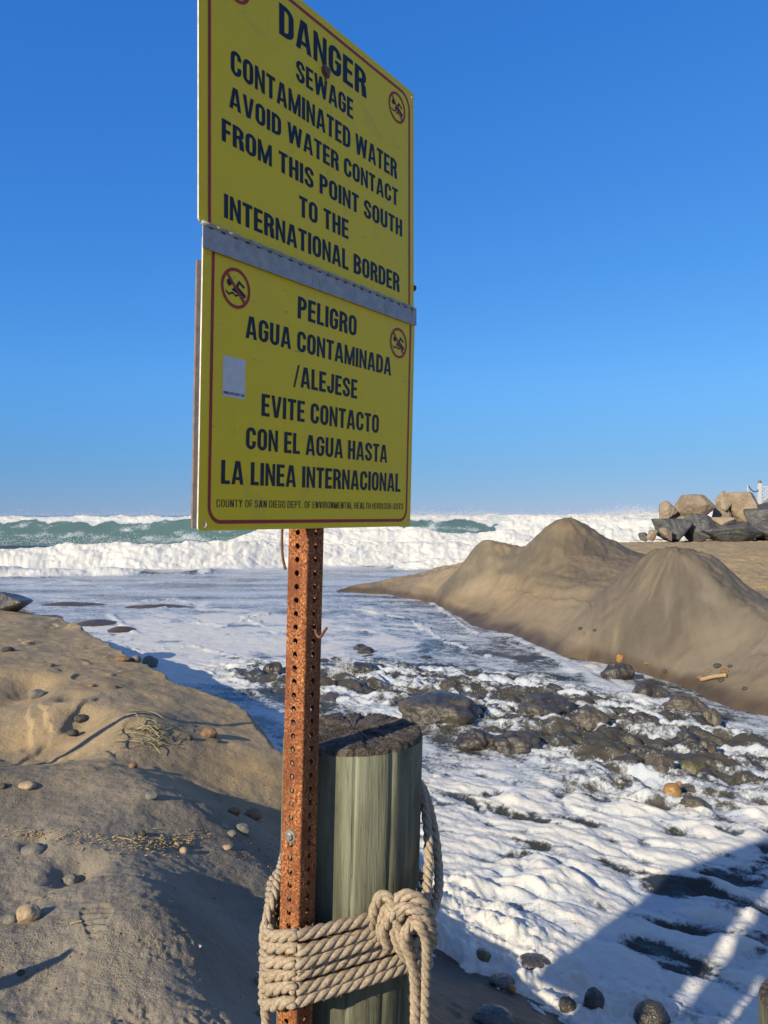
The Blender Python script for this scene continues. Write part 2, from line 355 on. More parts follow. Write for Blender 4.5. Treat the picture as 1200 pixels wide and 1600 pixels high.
PRINTS = [(150, 1450, .13, 19), (240, 1490, .09, 0), (200, 1590, .11, 0), (320, 1590, .10, 0), (300, 1460, .08, 0), (60, 1390, .10, 0)]
def ground_z(x, y):
    sl, sr = coarse(lambda a, b: signed(a, b, left_poly), x, y, 3), coarse(lambda a, b: signed(a, b, right_poly), x, y, 3)
    jl = sl + .10 * fbm(x * 1.6, y * 1.6, 4, 3) + .03 * fbm(x * 8, y * 8, 3, 31); jr = sr + .10 * fbm(x * 1.1, y * 1.1, 4, 8)
    near = sm(-.6, .5, x) * sm(6.2, 5.2, y)                # gentle wet beach right of the pile
    wl = .38 + 1.0 * near
    base = coarse(zland, x, y, 3)
    dist = np.sqrt(x * x + y * y)
    und = .035 * fbm(x * 1.3, y * 1.3, 4, 41) + .018 * fbm(x * 4.3, y * 4.3, 3, 47)
    und = und + sm(7, 2, dist) * .011 * fbm(x * 17, y * 17, 4, 53)
    nl = fbm(x * 1.0 + 2, y * .8, 4, 83); crust = sm(4.6, 6.0, y - .25 * x) * (x < 0) * sm(-.1, .25, fbm(x * .5 + 8, y * .5, 2, 87))
    und = und + crust * .028 * (sm(-.02, .05, nl) + sm(.22, .27, nl) + .6 * sm(-.28, -.24, nl) - 1.2)
    # wind-cut ledges and soft gullies down the right hand mounds
    ph = np.arctan2(y - 13.2, x - 5.05) * 2.2 + np.arctan2(y - 19, x - 4.6) * 2.2 + 1.2 * fbm(x * .8, y * .8, 3, 59)
    gull = sm(6, 9, y) * sm(0, 1.2, sr) * (.05 * fbm(ph, base * .9 + 3, 5, 61) + .05 * np.abs(fbm(x * .9, y * .9, 4, 67)) + .035 * fbm(x * 2.6, y * 2.6, 5, 69, .6) - .13 * (np.abs(fbm(x * .75 + .3 * ph, y * .6, 4, 75)) - .25) + .03 * fbm(x * 7, y * 7, 4, 79))
    led = sm(.2, .9, base) * sm(1.5, .9, base) * sm(8, 10, y) * .09 * (.35 - np.abs(fbm(x * .5, base * 5 + y * .15, 3, 71)) * 1.6) + sm(5.5, 7, x) * sm(12, 15, y) * .07 * fbm(x * .8, y * .8, 4, 73)
    top = base + und * sm(40, 20, dist) + gull + led
    for (px, py, r, dp) in HOLES:
        hx, hy = at(px, py, .97); top = top - dp * gauss(x, y, hx, hy, r, r * 1.4) + dp * .25 * gauss(x, y, hx, hy + r * 1.6, r * 1.3, r * .8)
    for (px, py, r, n) in PRINTS:              # shoe prints and scuffed patches
        hx, hy = at(px, py, 1.03); dx, dy = x - hx, (y - hy)
        if n: dx = dx + .35 * dy; rr = np.sqrt((dx / (r * .42 * (1 + .25 * np.sin(dy / r * 2.2)))) ** 2 + (dy / r) ** 2); top = top - sm(1.05, .9, rr) * (.007 + .0045 * np.sin(dy / r * n + 2.5 * np.abs(dx) / r + fbm(x * 30, y * 30, 2, 5)))
        else: rr = np.sqrt(dx * dx + dy * dy) / r; top = top + sm(1.2, .2, rr) * (.012 * fbm(x * 45, y * 45, 3, 15) - .003)
    # trough cut and hooked lip behind the bank edge
    L = sm(-.03, 1.0, jl / wl) if False else np.clip(jl / wl, 0, 1) ** .55
    Rr = np.clip(jr / 1.15, 0, 1) ** .5
    z = np.where(jl > 0, -.10 + (top + .10) * L, np.where(jr > 0, -.10 + (top + .10) * Rr, -.10 - .35 * np.clip(-np.maximum(jl, jr) / 1.2, 0, 1) - .8 * np.clip(-np.maximum(jl, jr) / 15, 0, 1)))
    # a low wet bar of sand in the shallows on the left
    for (px, py, rx, ry, hh) in ((250, 948, 2.6, .9, .50), (120, 945, 2.6, 1.0, .49), (150, 975, 1.3, 1.2, .50), (60, 965, 2., 1.5, .48), (190, 985, .8, .9, .5)):
        hx, hy = at(px, py, 0); z = np.maximum(z, -.5 + (hh + .075) * gauss(x, y, hx, hy, rx, ry) + .085 * fbm(x * .8, y * 1.5, 5, 77, .6))
    return z, jl, jr, base

def coarse(fn, X, Y, k=4):      # a smooth function on a structured grid: every k-th row and column, bilinear between
    r, c = X.shape
    if r < 8 or c < 8: return fn(X, Y)
    ri = np.unique(np.r_[np.arange(0, r, k), r - 1]); ci = np.unique(np.r_[np.arange(0, c, k), c - 1])
    v = fn(X[np.ix_(ri, ci)], Y[np.ix_(ri, ci)])
    def up(v, idx, n):
        t = np.interp(np.arange(n), idx, np.arange(len(idx))); i = np.minimum(t.astype(int), len(idx) - 2); f = (t - i).astype(np.float32)[:, None]
        return v[i] * (1 - f) + v[i + 1] * f
    return up(up(v.astype(np.float32), ri, r).T, ci, c).T.copy()
def grid(u, d):
    U, D = np.meshgrid(u.astype(np.float32), d.astype(np.float32)); return U * D, D
def grid_mesh(name, X, Y, Z, keep, mat, attrs):
    r, c = X.shape
    idx = np.arange(r * c).reshape(r, c)
    q = np.stack([idx[:-1, :-1], idx[:-1, 1:], idx[1:, 1:], idx[1:, :-1]], -1).reshape(-1, 4)
    if keep is not None:
        k = keep[:-1, :-1] | keep[:-1, 1:] | keep[1:, 1:] | keep[1:, :-1]; q = q[k.ravel()]
    used = np.zeros(r * c, bool); used[q.ravel()] = True; new = np.cumsum(used) - 1
    V = np.stack([X, Y, Z], -1).reshape(-1, 3)[used]; q = new[q]
    me = bpy.data.meshes.new(name); n = len(q)
    me.vertices.add(len(V)); me.vertices.foreach_set('co', V.astype(np.float32).ravel())
    me.loops.add(n * 4); me.loops.foreach_set('vertex_index', q.astype(np.int32).ravel())
    me.polygons.add(n); me.polygons.foreach_set('loop_start', np.arange(0, n * 4, 4, dtype=np.int32))
    me.update(calc_edges=True); me.polygons.foreach_set('use_smooth', np.ones(n, bool))
    for k, a in attrs.items():
        at_ = me.attributes.new(k, 'FLOAT', 'POINT'); at_.data.foreach_set('value', np.ascontiguousarray(a.reshape(-1)[used], dtype=np.float32))
    o = bpy.data.objects.new(name, me); COL.objects.link(o); me.materials.append(mat); return o

def u_axis(n_in, n_out):
    o = .56 + (1.7 - .56) * np.linspace(0, 1, n_out + 1)[1:] ** 1.5
    return np.r_[-o[::-1], np.linspace(-.56, .56, n_in), o]
def d_axis(parts):
    out = []
    for a, b, n, mode in parts: out.append(np.geomspace(a, b, n, endpoint=False) if mode else np.linspace(a, b, n, endpoint=False))
    return np.r_[np.concatenate(out), parts[-1][1]]

# ---- ground
gu = u_axis(820, 60)
gd = d_axis([(.7, 2.1, 40, 1), (2.1, 8, 470, 1), (8, 14, 190, 1), (14, 26, 190, 1), (26, 48, 90, 1), (48, 6000, 40, 1)])
GX, GY = grid(gu, gd)
GZ, JL, JR, GB = ground_z(GX, GY)
land = np.maximum(JL, JR)
isr = JR > JL
wet = sm(.34, .06, GZ + .12 * fbm(GX * 1.2, GY * 1.2, 4, 91)) * isr + sm(.62, .30, GZ + .12 * fbm(GX * 1.5, GY * 1.5, 4, 93)) * ~isr
wet = np.clip(wet + sm(-.05, .25, GX) * sm(6, 5, GY) * .8 * sm(.85, .6, GZ), 0, 1)
wet = np.where(isr, np.maximum(np.maximum(wet, (.36 + .22 * fbm(GX * .5, GY * .5, 4, 95)) * sm(17, 14, GY - GX)), .55 * sm(.8, .1, GZ) * sm(.35, -.1, fbm(GX * .6, GZ * 3, 3, 97))), wet)
streak = np.where(isr, sm(.7, 1.4, GB + .5 * fbm(GX * .9, GY * .9, 4, 119)) * (.75 + 1.1 * fbm(np.arctan2(GY - 13.2, GX - 5.05) * 5 + 1.8 * fbm(GX * .9, GY * .9, 4, 99), GB * 2.2 + .4 * GX, 5, 101)) + .3 * sm(-.2, .5, fbm(GX * .8, GY * .8, 4, 103)), .62 * sm(-.15, .35, fbm(GX * 1.1, GY * 1.1, 5, 107)) * sm(9, 3, GY))
plat = isr * sm(13, 15, GY) * sm(1.42, 1.28, GB) * sm(4.6, 5.6, GX - .04 * GY)
wet *= 1 - .9 * plat; streak *= 1 - .8 * plat
tint = np.where(isr, .9 * plat + .35 * sm(-.3, .4, fbm(GX * .7, GY * .7, 3, 109)) + .5 * sm(9.5, 13, GY - GX), sm(3.9, 5.6, GY - .25 * GX) * (.75 + .5 * fbm(GX * 1.2, GY * 1.2, 3, 113)))
grit = sm(-.1, .3, fbm(GX * 2.1, GY * 2.1, 4, 117))
ground = grid_mesh('ground', GX, GY, GZ, None, M['sand'], dict(wet=np.clip(wet, 0, 1), streak=np.clip(streak, 0, 1), tint=np.clip(tint, 0, 1), grit=np.clip(grit, 0, 1)))
tag(ground, None, None, kind='structure')
# ground beside and behind the viewer
bx, by = np.meshgrid(np.linspace(-40, 40, 81), np.linspace(-30, 45, 76))
bz = ground_z(bx, by)[0] - .03
bk = (np.abs(bx) > 1.55 * by - .2) | (by < .75)
back = grid_mesh('shore_ground', bx, by, bz, (np.abs(bx) > 1.62 * by) | (by < .7), M['sand'], dict(wet=np.zeros_like(bx), streak=np.full_like(bx, .3), tint=np.full_like(bx, .2), grit=np.full_like(bx, .5)))
tag(back, None, None, kind='structure')

# ---- water
wu = u_axis(900, 30)
wd = d_axis([(2.6, 8, 420, 1), (8, 13.5, 250, 1), (13.5, 34, 190, 1), (34, 50, 330, 0), (50, 72, 260, 0), (72, 110, 60, 1), (110, 7000, 70, 1)])
X, Y = grid(wu, wd)
U = X / Y; PX = 600 + F * U                          # bearing, only used to lay features across the surf
SL, SR = coarse(lambda a, b: signed(a, b, left_poly), X, Y, 3), coarse(lambda a, b: signed(a, b, right_poly), X, Y, 3)
def pline(pts): return [at(x, y, .05) for x, y in pts]
Z = np.zeros_like(X)
wob = fbm(X * .06, Y * .06, 3, 201)
# open sea swell
Z += sm(60, 120, Y) * .25 * fbm(X * .02, Y * .045, 3, 203) + sm(40, 60, Y) * .12 * fbm(X * .2, Y * .3, 3, 205)
# -- surf: two broken waves in front of a standing one
def breaker(d0, h, front, backl):
    t = Y - d0
    return h * np.where(t < 0, sm(-front, 0, t) ** 1.2, np.exp(-np.clip(t, 0, None) / backl))
d1 = 38.6 + .25 * X + 1.1 * fbm(X * .10, X * 0 + .5, 4, 211) + .012 * (X + 6) ** 2 * 0
h1 = 1.12 * (1 + .30 * fbm(X * .22, X * 0 + 7.5, 4, 213)); b1 = breaker(d1, h1, 1.5, 5)
m1 = sm(-1.7, -.9, Y - d1) * sm(6.5, 2.5, Y - d1)
d15 = 50.5 + .05 * X + 1.6 * fbm(X * .08, X * 0 + 2.5, 3, 217)
h15 = 1.35 * sm(-13, -8, X) * (1 + .4 * fbm(X * .2, X * 0 + 1.5, 4, 219)); b15 = breaker(d15, h15, 2.2, 4)
m15 = sm(-2.6, -1.2, Y - d15) * sm(6, 2, Y - d15) * sm(-13, -9, X + 2 * fbm(X * .3, Y * .3, 3, 221))
d2 = 63 + 1.5 * fbm(X * .05, X * 0 + 4.5, 3, 223)
h2 = 2.45 * (1 + .09 * fbm(X * .12, X * 0 + 9.5, 3, 227)) * (1 - .0 * X); b2 = breaker(d2, h2, 4.5, 6)
sfn = PX + 110 * fbm(X * .22, (Y - d2) * .55, 4, 229) + 14 * (Y - d2)
smooth_face = np.maximum(sm(420, 330, sfn), sm(590, 660, sfn) * sm(800, 730, sfn))
m2 = sm(-4.5, -3, Y - d2) * sm(5, 1, Y - d2)
crest2 = sm(-1.9 - 2.0 * fbm(X * .35, X * 0 + 3.3, 4, 235), -.25, Y - d2) * sm(5, 1.2, Y - d2)
f2 = np.maximum(m2 * (1 - smooth_face), crest2)
d0f = d1 - 3.2 + .9 * fbm(X * .25, X * 0 + 6.1, 3, 237); h0f = .42 * sm(-.25, .25, fbm(X * .12, X * 0 + 2.2, 3, 249)); b0f = breaker(d0f, h0f, .8, 2.5)
m1 = np.maximum(m1, sm(-.9, -.4, Y - d0f) * sm(2.4, .8, Y - d0f) * sm(.1, .25, h0f))
b1 = np.maximum(b1, b0f); Z += b1 + b15 + b2
bb = b1 + b15 + b2; V_ = Y + 1.25 * bb                          # runs up the face of a wave, so the froth is even on steep water
lump = .5 + .8 * fbm(X * .55, V_ * .8, 3, 233); fine_ = billow(X * 1.5 + 7, V_ * 1.7, 3, 243, .5); tiny_ = fbm(X * 5.5, V_ * 5.5, 3, 245)
frm = np.clip(m1 + m15 + f2, 0, 1)
dsp = .26 * (lump - .45) + .09 * (fine_ - .35) + .03 * tiny_
Z += frm * dsp * .8
Y += -frm * dsp * .7
# -- the shallows and the run of white water up the channel
cas_c = np.array(pline(((470, 1030), (560, 1055), (700, 1075), (850, 1110), (980, 1140), (1090, 1180)))).tolist()
cd = seg_dist(X, Y, cas_c)
casc = sm(2.3, .7, cd + .5 * fbm(X * .8, Y * .8, 3, 251)) * sm(14, 11.5, Y)
near = sm(8.6, 7.0, Y + .35 * fbm(X * 1.1, Y * 1.1, 3, 253) + .28 * X)     # thick foam in the foreground
fx, fy = .83, -.56                                                           # the way it flows
A, B = X * fx + Y * fy, -X * fy + Y * fx
lap = .03 * fbm(X * .7, Y * .7, 4, 257) + .012 * fbm(A * 3, B * 5, 3, 259)
Z += lap * sm(40, 30, Y) + sm(14, 9, Y) * .02
rough = np.abs(fbm(A * .95, B * 2.3, 4, 263, .5)); 
Z += casc * (.40 * (.20 - rough) + .10 * billow(A * 1.8, B * 3.6, 3, 269, .5))
lumpn = .5 * billow(A * 1.35 + .5 * fbm(X * 1.6, Y * 1.6, 3, 5), B * 3.2 + .5 * fbm(X * 1.3, Y * 1.3, 2, 6), 2, 271, .45) + .5 * (.5 + .7 * fbm(A * 2.8, B * 5.0, 4, 273, .45))
Z += near * (1 - casc) * (.115 * lumpn * (.35 + 1.0 * sm(-.3, .4, fbm(X * .8, Y * .8, 2, 277))) + .010 * billow(A * 7, B * 12, 3, 281) + .022 * fbm(A * 2.2, B * 8, 4, 285) - .03)
pool = sm(-.3, .5, X - (3.75 + .16 * (Y - 7))) * sm(6.0, 6.6, Y + .35 * (X - 3.7)) * sm(10.2, 9.3, Y)
Z = Z * (1 - pool) + pool * (.03 + .006 * fbm(X * 6, Y * 6, 3, 283))
edge_n = sm(.45, .0, -SL) * sm(5.6, 5.0, Y) * sm(0, .3, X)                  # thick lip of foam along the near beach
Z += edge_n * .05 * billow(X * 6, Y * 6, 3, 287)
# -- foam cover
mid = sm(33, 26, Y) * sm(10, 12.5, Y)
foam = np.full_like(X, .10) + .25 * sm(0, .5, fbm(X * .06, Y * .22, 4, 301)) * sm(50, 80, Y)
tx = .55 * X + .0 * Y
st = fbm(X * .22 + .4 * fbm(X * .2, Y * .3, 2, 9), Y * .75, 5, 303, .6)
foam = np.maximum(foam, sm(40, 34, Y) * (.56 + .65 * st))
wx_, wy_ = fbm(X * .35, Y * .28, 3, 307), fbm(X * .35 + 7, Y * .28, 3, 309)
st2 = .6 * fbm(A * .42 + 1.5 * wx_, B * 1.0 + 1.3 * wy_, 5, 311, .6) + .55 * (.28 - np.abs(fbm(A * .5 + 1.8 * wy_, B * .9 + 1.6 * wx_, 4, 315, .55)))
foam = np.where(Y < 26, foam * sm(15, 26, Y) + (1 - sm(15, 26, Y)) * (.53 + 1.15 * st2), foam)
foam = foam * (1 - casc) + casc * (.37 + 1.25 * fbm(A * .6 + .5 * fbm(X * 1.5, Y * 1.5, 3, 3), B * 2.6 + .5 * fbm(X * 1.2, Y * 1.2, 3, 4), 4, 313, .55) + .3 * fbm(A * 3.5, B * 9, 3, 359) + .8 * (.16 - rough))
foam = foam * (1 - near * (1 - .6 * casc)) + near * (1 - .6 * casc) * (.74 + .46 * fbm(A * .8 + .5 * fbm(X, Y, 2, 1), B * 3.4, 4, 357, .55))
holes = 0
for (px, py, rx, ry, k) in ((1060, 1375, .35, .16, 1.), (1130, 1360, .30, .18, .9), (1170, 1420, .3, .18, .9), (1020, 1470, .22, .12, 1.), (1080, 1500, .2, .12, .8), (1060, 1440, .25, .1, .8), (830, 1275, .3, .1, .9), (940, 1245, .28, .09, .8), (1000, 1330, .2, .05, .7), (760, 1250, .2, .06, .6), (700, 1190, .5, .15, .5), (1180, 1340, .4, .1, .6)):
    hx, hy = at(px, py, .05); holes = np.maximum(holes, k * gauss(X, Y, hx, hy, rx, ry, -.6))
holes = sm(.25, 1.0, holes + .8 * fbm(A * 2.2, B * 6, 5, 317, .65))
crease = sm(.46, .22, lumpn + .25 * fbm(A * 3, B * 7, 4, 353)) * sm(4.2, 6.4, Y + .2 * X)
holes = np.maximum(holes, .55 * crease)
foam -= .62 * holes * near; Z -= .035 * holes * near
foam = np.maximum(foam, pool * (.62 + .3 * fbm(X * 2, Y * 2, 3, 319)))
foam = np.maximum.reduce([foam, 1.2 * sm(.2, .7, m1), 1.2 * sm(.2, .7, m15), 1.2 * sm(.2, .6, f2)])
foam = np.where(Y > 48, foam + sm(.2, .7, m2) * (1 - np.clip(f2 * 1.5, 0, 1)) * smooth_face * (.16 + .85 * fbm(X * .35, (Y - d2) * .9, 5, 349, .6)), foam)
foam = np.maximum(foam, sm(34.5, 36.5, Y - .25 * X) * sm(41, 39, Y - .25 * X) * (.75 + .5 * fbm(X * .6, Y * 1.5, 4, 351)))
lines = [((420, 898), (520, 893), (640, 900)), ((380, 960), (430, 985), (520, 975), (600, 985)), ((560, 950), (640, 965), (700, 1000), (760, 1020)), ((150, 1000), (220, 1015), (300, 1005), (420, 1035)), ((280, 965), (350, 975), (420, 955)), ((172, 958), (190, 972), (212, 986)), ((230, 936), (270, 933), (303, 940)), ((0, 915), (60, 913), (100, 905), (150, 912), (190, 917)), ((172, 958), (230, 950), (303, 940)),
         ((675, 940), (700, 956), (728, 978), (745, 987)), ((790, 988), (840, 1010), (900, 1040), (960, 1075)), ((860, 1022), (930, 1040), (985, 1075), (1000, 1100))]
ln = np.zeros_like(X)
for i, l in enumerate(lines):
    wdt = (.20, .05, .04, .07, .06, .10, .14, .28, .06, .10, .16, .14)[i]
    ln = np.maximum(ln, sm(1.5, .3, (seg_dist(X, Y, pline(l)) + (.12 + .25 * (i < 5)) * fbm(X * 1.5, Y * 1.5, 4, 331)) / wdt))
foam = np.maximum(foam, ln * (.75 + .5 * fbm(X * 1.3, Y * 1.3, 4, 341))); Z += ln * .028 * (1 + fbm(X * 3, Y * 3, 3, 337))
left_white = gauss(X, Y, *at(300, 1000, .05), 2.6, 3.4)
surfn = .62 + .75 * fbm(X * .7, V_ * 1.2, 4, 361, .55)
thick = np.clip(np.maximum.reduce([sm(.3, .8, m1) * surfn, sm(.3, .8, m15) * surfn, sm(.25, .7, f2) * surfn, near * (1 - casc) * (1 - np.clip(holes * 1.6, 0, 1)) * (.18 + .82 * sm(.30, .66, lumpn + .35 * fbm(A * .9, B * 2.2, 5, 355, .6))), np.clip(ln * (.25 + .9 * fbm(X * 1.6, Y * 1.6, 3, 339)), 0, 1), edge_n, .8 * sm(.02, .38, st2 + .35 * left_white + .12 * fbm(X * 1.6, Y * 2.4, 3, 363)) * sm(27, 21, Y) * (1 - near) * (1 - casc)]), 0, 1)
thick *= 1 - pool
foam = foam + .34 * left_white * (1 - casc) * sm(-.3, .3, st2 + .2)
teal = np.clip(sm(.3, .9, m2) * smooth_face + sm(45, 70, Y) * .35, 0, 1)
ui = np.clip(np.interp(wu, gu, np.arange(len(gu))), 0, len(gu) - 1.001); di = np.clip(np.interp(wd, gd, np.arange(len(gd))), 0, len(gd) - 1.001)
i0, j0 = di.astype(int), ui.astype(int); fi, fj = (di - i0)[:, None], (ui - j0)[None, :]
GZw = (GZ[np.ix_(i0, j0)] * (1 - fi) + GZ[np.ix_(i0 + 1, j0)] * fi) * (1 - fj) + (GZ[np.ix_(i0, j0 + 1)] * (1 - fi) + GZ[np.ix_(i0 + 1, j0 + 1)] * fi) * fj
keep = GZw < Z + .12
water = grid_mesh('sea_water', X, Y, Z, keep, M['water'], dict(foam=foam, thick=thick, teal=teal, silt=np.clip(casc + .5 * sm(12, 9, Y), 0, 1)))
tag(water, None, None, kind='structure')

def ground_at(x, y):
    return float(ground_z(np.array([[x]]), np.array([[y]]))[0][0, 0])
#@@OBJECTS
# ------------------------------------------------------------------ the danger sign
UP = Vector((.0236, 0, 1)).normalized()                      # post and pile lean a little
E1, N1, Z1 = Vector((.572, .8205, 0)).normalized(), Vector((.8205, -.572, 0)).normalized(), Vector((0, 0, 1))
P_UP = Vector((-.2844, 1.181, H))                            # upper panel: near edge at camera height
HZ = .43
W2 = (Z1 * math.cos(R(1.55)) + N1 * math.sin(R(1.55)))       # lower panel hangs back from the hinge
N2 = E1.cross(W2)
def fr_up(s, t, o=0.): return P_UP + E1 * s + Z1 * t + N1 * o
def fr_low(s, t, o=0.): return P_UP + Z1 * HZ + E1 * s + W2 * (t - HZ) + N2 * o

from mathutils.geometry import delaunay_2d_cdt
def plate(name, fr, outline, holes, th, mats, parent):
    pts = [Vector(p) for p in outline]; edges = [(i, (i + 1) % len(pts)) for i in range(len(pts))]
    for (cx, cy, r) in holes:
        b = len(pts); m = 14
        pts += [Vector((cx + r * math.cos(2 * math.pi * k / m), cy + r * math.sin(2 * math.pi * k / m))) for k in range(m)]
        edges += [(b + k, b + (k + 1) % m) for k in range(m)]
    v, e, f = delaunay_2d_cdt(pts, edges, [], 1, 1e-6)[:3]
    ok = [t for t in f if not any((sum((v[i] for i in t), Vector((0, 0))) / 3 - Vector((cx, cy))).length < r * .97 for cx, cy, r in holes)]
    n = len(v); V = [fr(p.x, p.y, 0) for p in v] + [fr(p.x, p.y, -th) for p in v]
    Fc = [tuple(t) for t in ok] + [tuple(i + n for i in reversed(t)) for t in ok]; nf = len(Fc)
    cnt = {}
    for t in ok:
        for a, b in zip(t, list(t[1:]) + [t[0]]): cnt[(a, b)] = 1
    Fc += [(b, a, a + n, b + n) for (a, b) in cnt if (b, a) not in cnt]
    o = mesh(name, V, Fc, mats[0], None, False); o.data.materials.append(mats[1])
    for i in range(nf // 2, len(Fc)): o.data.polygons[i].material_index = 1
    return child(o, parent)
def rrect(x0, x1, y0, y1, r, n=6):
    P = []
    for cx, cy, a in ((x1 - r, y1 - r, 0), (x0 + r, y1 - r, 90), (x0 + r, y0 + r, 180), (x1 - r, y0 + r, 270)):
        P += [(cx + r * math.cos(R(a + 90 * k / n)), cy + r * math.sin(R(a + 90 * k / n))) for k in range(n + 1)]
    return P
class Flat:                   # flat inked shapes on a panel, each piece a hair above the one before
    def __init__(s, fr, z0=.0004): s.fr = fr; s.z = z0; s.V = []; s.F = []
    def poly(s, P, step=True):
        n = len(s.V); s.V += [s.fr(x, y, s.z) for x, y in P]; s.F.append(tuple(range(n, n + len(P))))
        if step: s.z += 2.5e-6
    def strip(s, O, I, closed=False):
        n = len(s.V); m = len(O); s.V += [s.fr(x, y, s.z) for x, y in O] + [s.fr(x, y, s.z) for x, y in I]
        for k in range(m if closed else m - 1): s.F.append((n + k, n + (k + 1) % m, n + m + (k + 1) % m, n + m + k))
        s.z += 2.5e-6
    def build(s, name, mat, parent): return child(mesh(name, s.V, s.F, mat, None, False), parent)

# condensed bold lettering, cap height 1
T, B = .178, .152
def arc(cx, cy, rx, ry, a0, a1, n=7, t=None, b=None):
    t = T if t is None else t; b = B if b is None else b
    A = [R(a0 + (a1 - a0) * k / n) for k in range(n + 1)]
    return ([(cx + rx * math.cos(a), cy + ry * math.sin(a)) for a in A], [(cx + max(rx - t, .02) * math.cos(a), cy + max(ry - b, .02) * math.sin(a)) for a in A])
def cat(*L):
    O, I = [], []
    for o, i in L: O += o; I += i
    return ('s', O, I)
def rect(x0, x1, y0, y1): return ('p', [(x0, y0), (x1, y0), (x1, y1), (x0, y1)])
def ring(w, y0=0., y1=1., ry=.27, t=None, b=None):
    rx = w / 2; o = cat(arc(rx, y1 - ry, rx, ry, 0, 90, t=t, b=b), arc(rx, y1 - ry, rx, ry, 90, 180, t=t, b=b), arc(rx, y0 + ry, rx, ry, 180, 270, t=t, b=b), arc(rx, y0 + ry, rx, ry, 270, 360, t=t, b=b))
    return ('c', o[1], o[2])
def bowl(w, y0, y1, ry):      # right-hand bowl on a stem
    rx = .30
    a = arc(w - rx, y1 - ry, rx, ry, 90, 0); b_ = arc(w - rx, y0 + ry, rx, ry, 0, -90)
    return cat(([(T * .5, y1)], [(T * .5, y1 - B)]), a, b_, ([(T * .5, y0)], [(T * .5, y0 + B)]))
def glyph(c):
    w = .50; rx = w / 2
    if c in 'O0': return w, [ring(w)]
    if c in 'CG':
        g = [cat(([(w, .66)], [(w - T, .66)]), arc(rx, .73, rx, .27, 0, 90), arc(rx, .73, rx, .27, 90, 180), arc(rx, .27, rx, .27, 180, 270), arc(rx, .27, rx, .27, 270, 360), ([(w, .38 if c == 'C' else .53)], [(w - T, .38 if c == 'C' else .53)]))]
        if c == 'G': g.append(rect(w * .52, w, .42, .545))
        return w, g
    if c == 'S':
        O1, I1 = arc(rx, .75, rx, .25, 0, 90); O2, I2 = arc(rx, .75, rx, .25, 90, 180); O3, I3 = arc(rx, .73, rx, .235, 180, 225)
        O4, I4 = arc(rx, .27, rx, .27, 45, 0); O5, I5 = arc(rx, .25, rx, .25, 0, -90); O6, I6 = arc(rx, .25, rx, .25, -90, -180)
        return w, [('s', [(w, .68)] + O1 + O2 + O3 + I4 + I5 + I6 + [(T, .32)], [(w - T, .68)] + I1 + I2 + I3 + O4 + O5 + O6 + [(0, .32)])]
    if c == 'U': return w, [cat(([(w, 1)], [(w - T, 1)]), arc(rx, .27, rx, .27, 0, -90), arc(rx, .27, rx, .27, -90, -180), ([(0, 1)], [(T, 1)]))]
    if c == 'J': w = .44; rx = w / 2; return w, [cat(([(w, 1)], [(w - T, 1)]), arc(rx, .25, rx, .25, 0, -90), arc(rx, .25, rx, .25, -90, -180), ([(0, .36)], [(T, .36)]))]
    if c == 'D': return w, [rect(0, T, 0, 1), bowl(w, 0, 1, .27)]
    if c == 'P': w = .48; return w, [rect(0, T, 0, 1), bowl(w, .40, 1, .25)]
    if c == 'B': return w, [rect(0, T, 0, 1), bowl(w - .02, .46, 1, .22), bowl(w, 0, .58, .24)]
    if c == 'R': return w, [rect(0, T, 0, 1), bowl(w - .01, .43, 1, .24), ('p', [(w - T - .005, 0), (w + .015, 0), (w - .02, .40), (w - .10, .50), (w - T - .06, .50)])]
    if c == 'E': w = .42; return w, [rect(0, T, 0, 1), rect(T, w, 0, B), rect(T, w, 1 - B, 1), rect(T, w - .03, .435, .435 + B * .95)]
    if c == 'F': w = .40; return w, [rect(0, T, 0, 1), rect(T, w, 1 - B, 1), rect(T, w - .03, .42, .42 + B)]
    if c == 'H': return w, [rect(0, T, 0, 1), rect(w - T, w, 0, 1), rect(T, w - T, .43, .43 + B)]
    if c == 'I': return T, [rect(0, T, 0, 1)]
    if c == 'L': w = .40; return w, [rect(0, T, 0, 1), rect(T, w, 0, B)]
    if c == 'T': w = .46; return w, [rect(0, w, 1 - B, 1), rect(w / 2 - T / 2, w / 2 + T / 2, 0, 1 - B)]
    if c == 'N': return w, [rect(0, .145, 0, 1), rect(w - .145, w, 0, 1), ('p', [(.145, 1), (.145, .62), (w - .145, 0), (w - .145, .38)])]
    if c == 'M': w = .68; m = w / 2; return w, [rect(0, .145, 0, 1), rect(w - .145, w, 0, 1), ('p', [(.145, 1), (.145, .55), (m - .075, 0), (m, 0), (m, .34)]), ('p', [(w - .145, 1), (m, .34), (m, 0), (m + .075, 0), (w - .145, .55)])]
    if c == 'A': w = .56; m = w / 2; return w, [('p', [(0, 0), (.16, 0), (m, .78), (m, 1), (m - .115, 1)]), ('p', [(w, 0), (m + .115, 1), (m, 1), (m, .78), (w - .16, 0)]), rect(.15, w - .15, .19, .32)]
    if c == 'V': w = .54; m = w / 2; return w, [('p', [(0, 1), (m - .10, 0), (m, 0), (m, .25), (.165, 1)]), ('p', [(w, 1), (w - .165, 1), (m, .25), (m, 0), (m + .10, 0)])]
    if c == 'W':
        w = .82; q = w / 4; P = []
        for x0, x1, a, b_ in ((0, q, 1, 0), (q, 2 * q, 0, 1), (2 * q, 3 * q, 1, 0), (3 * q, w, 0, 1)):
            xa, xb = (x0, x1); h = .082
            P.append(('p', [(xa - h * (a == 0), a), (xa + h * (1 + (xa == 0)), a), (xb + h, b_), (xb - h, b_)] if xa == 0 else [(xa - h, a), (xa + h, a), (xb + h * (xb < w), b_), (xb - h * (1 + (xb == w)), b_)]))
        return w, P
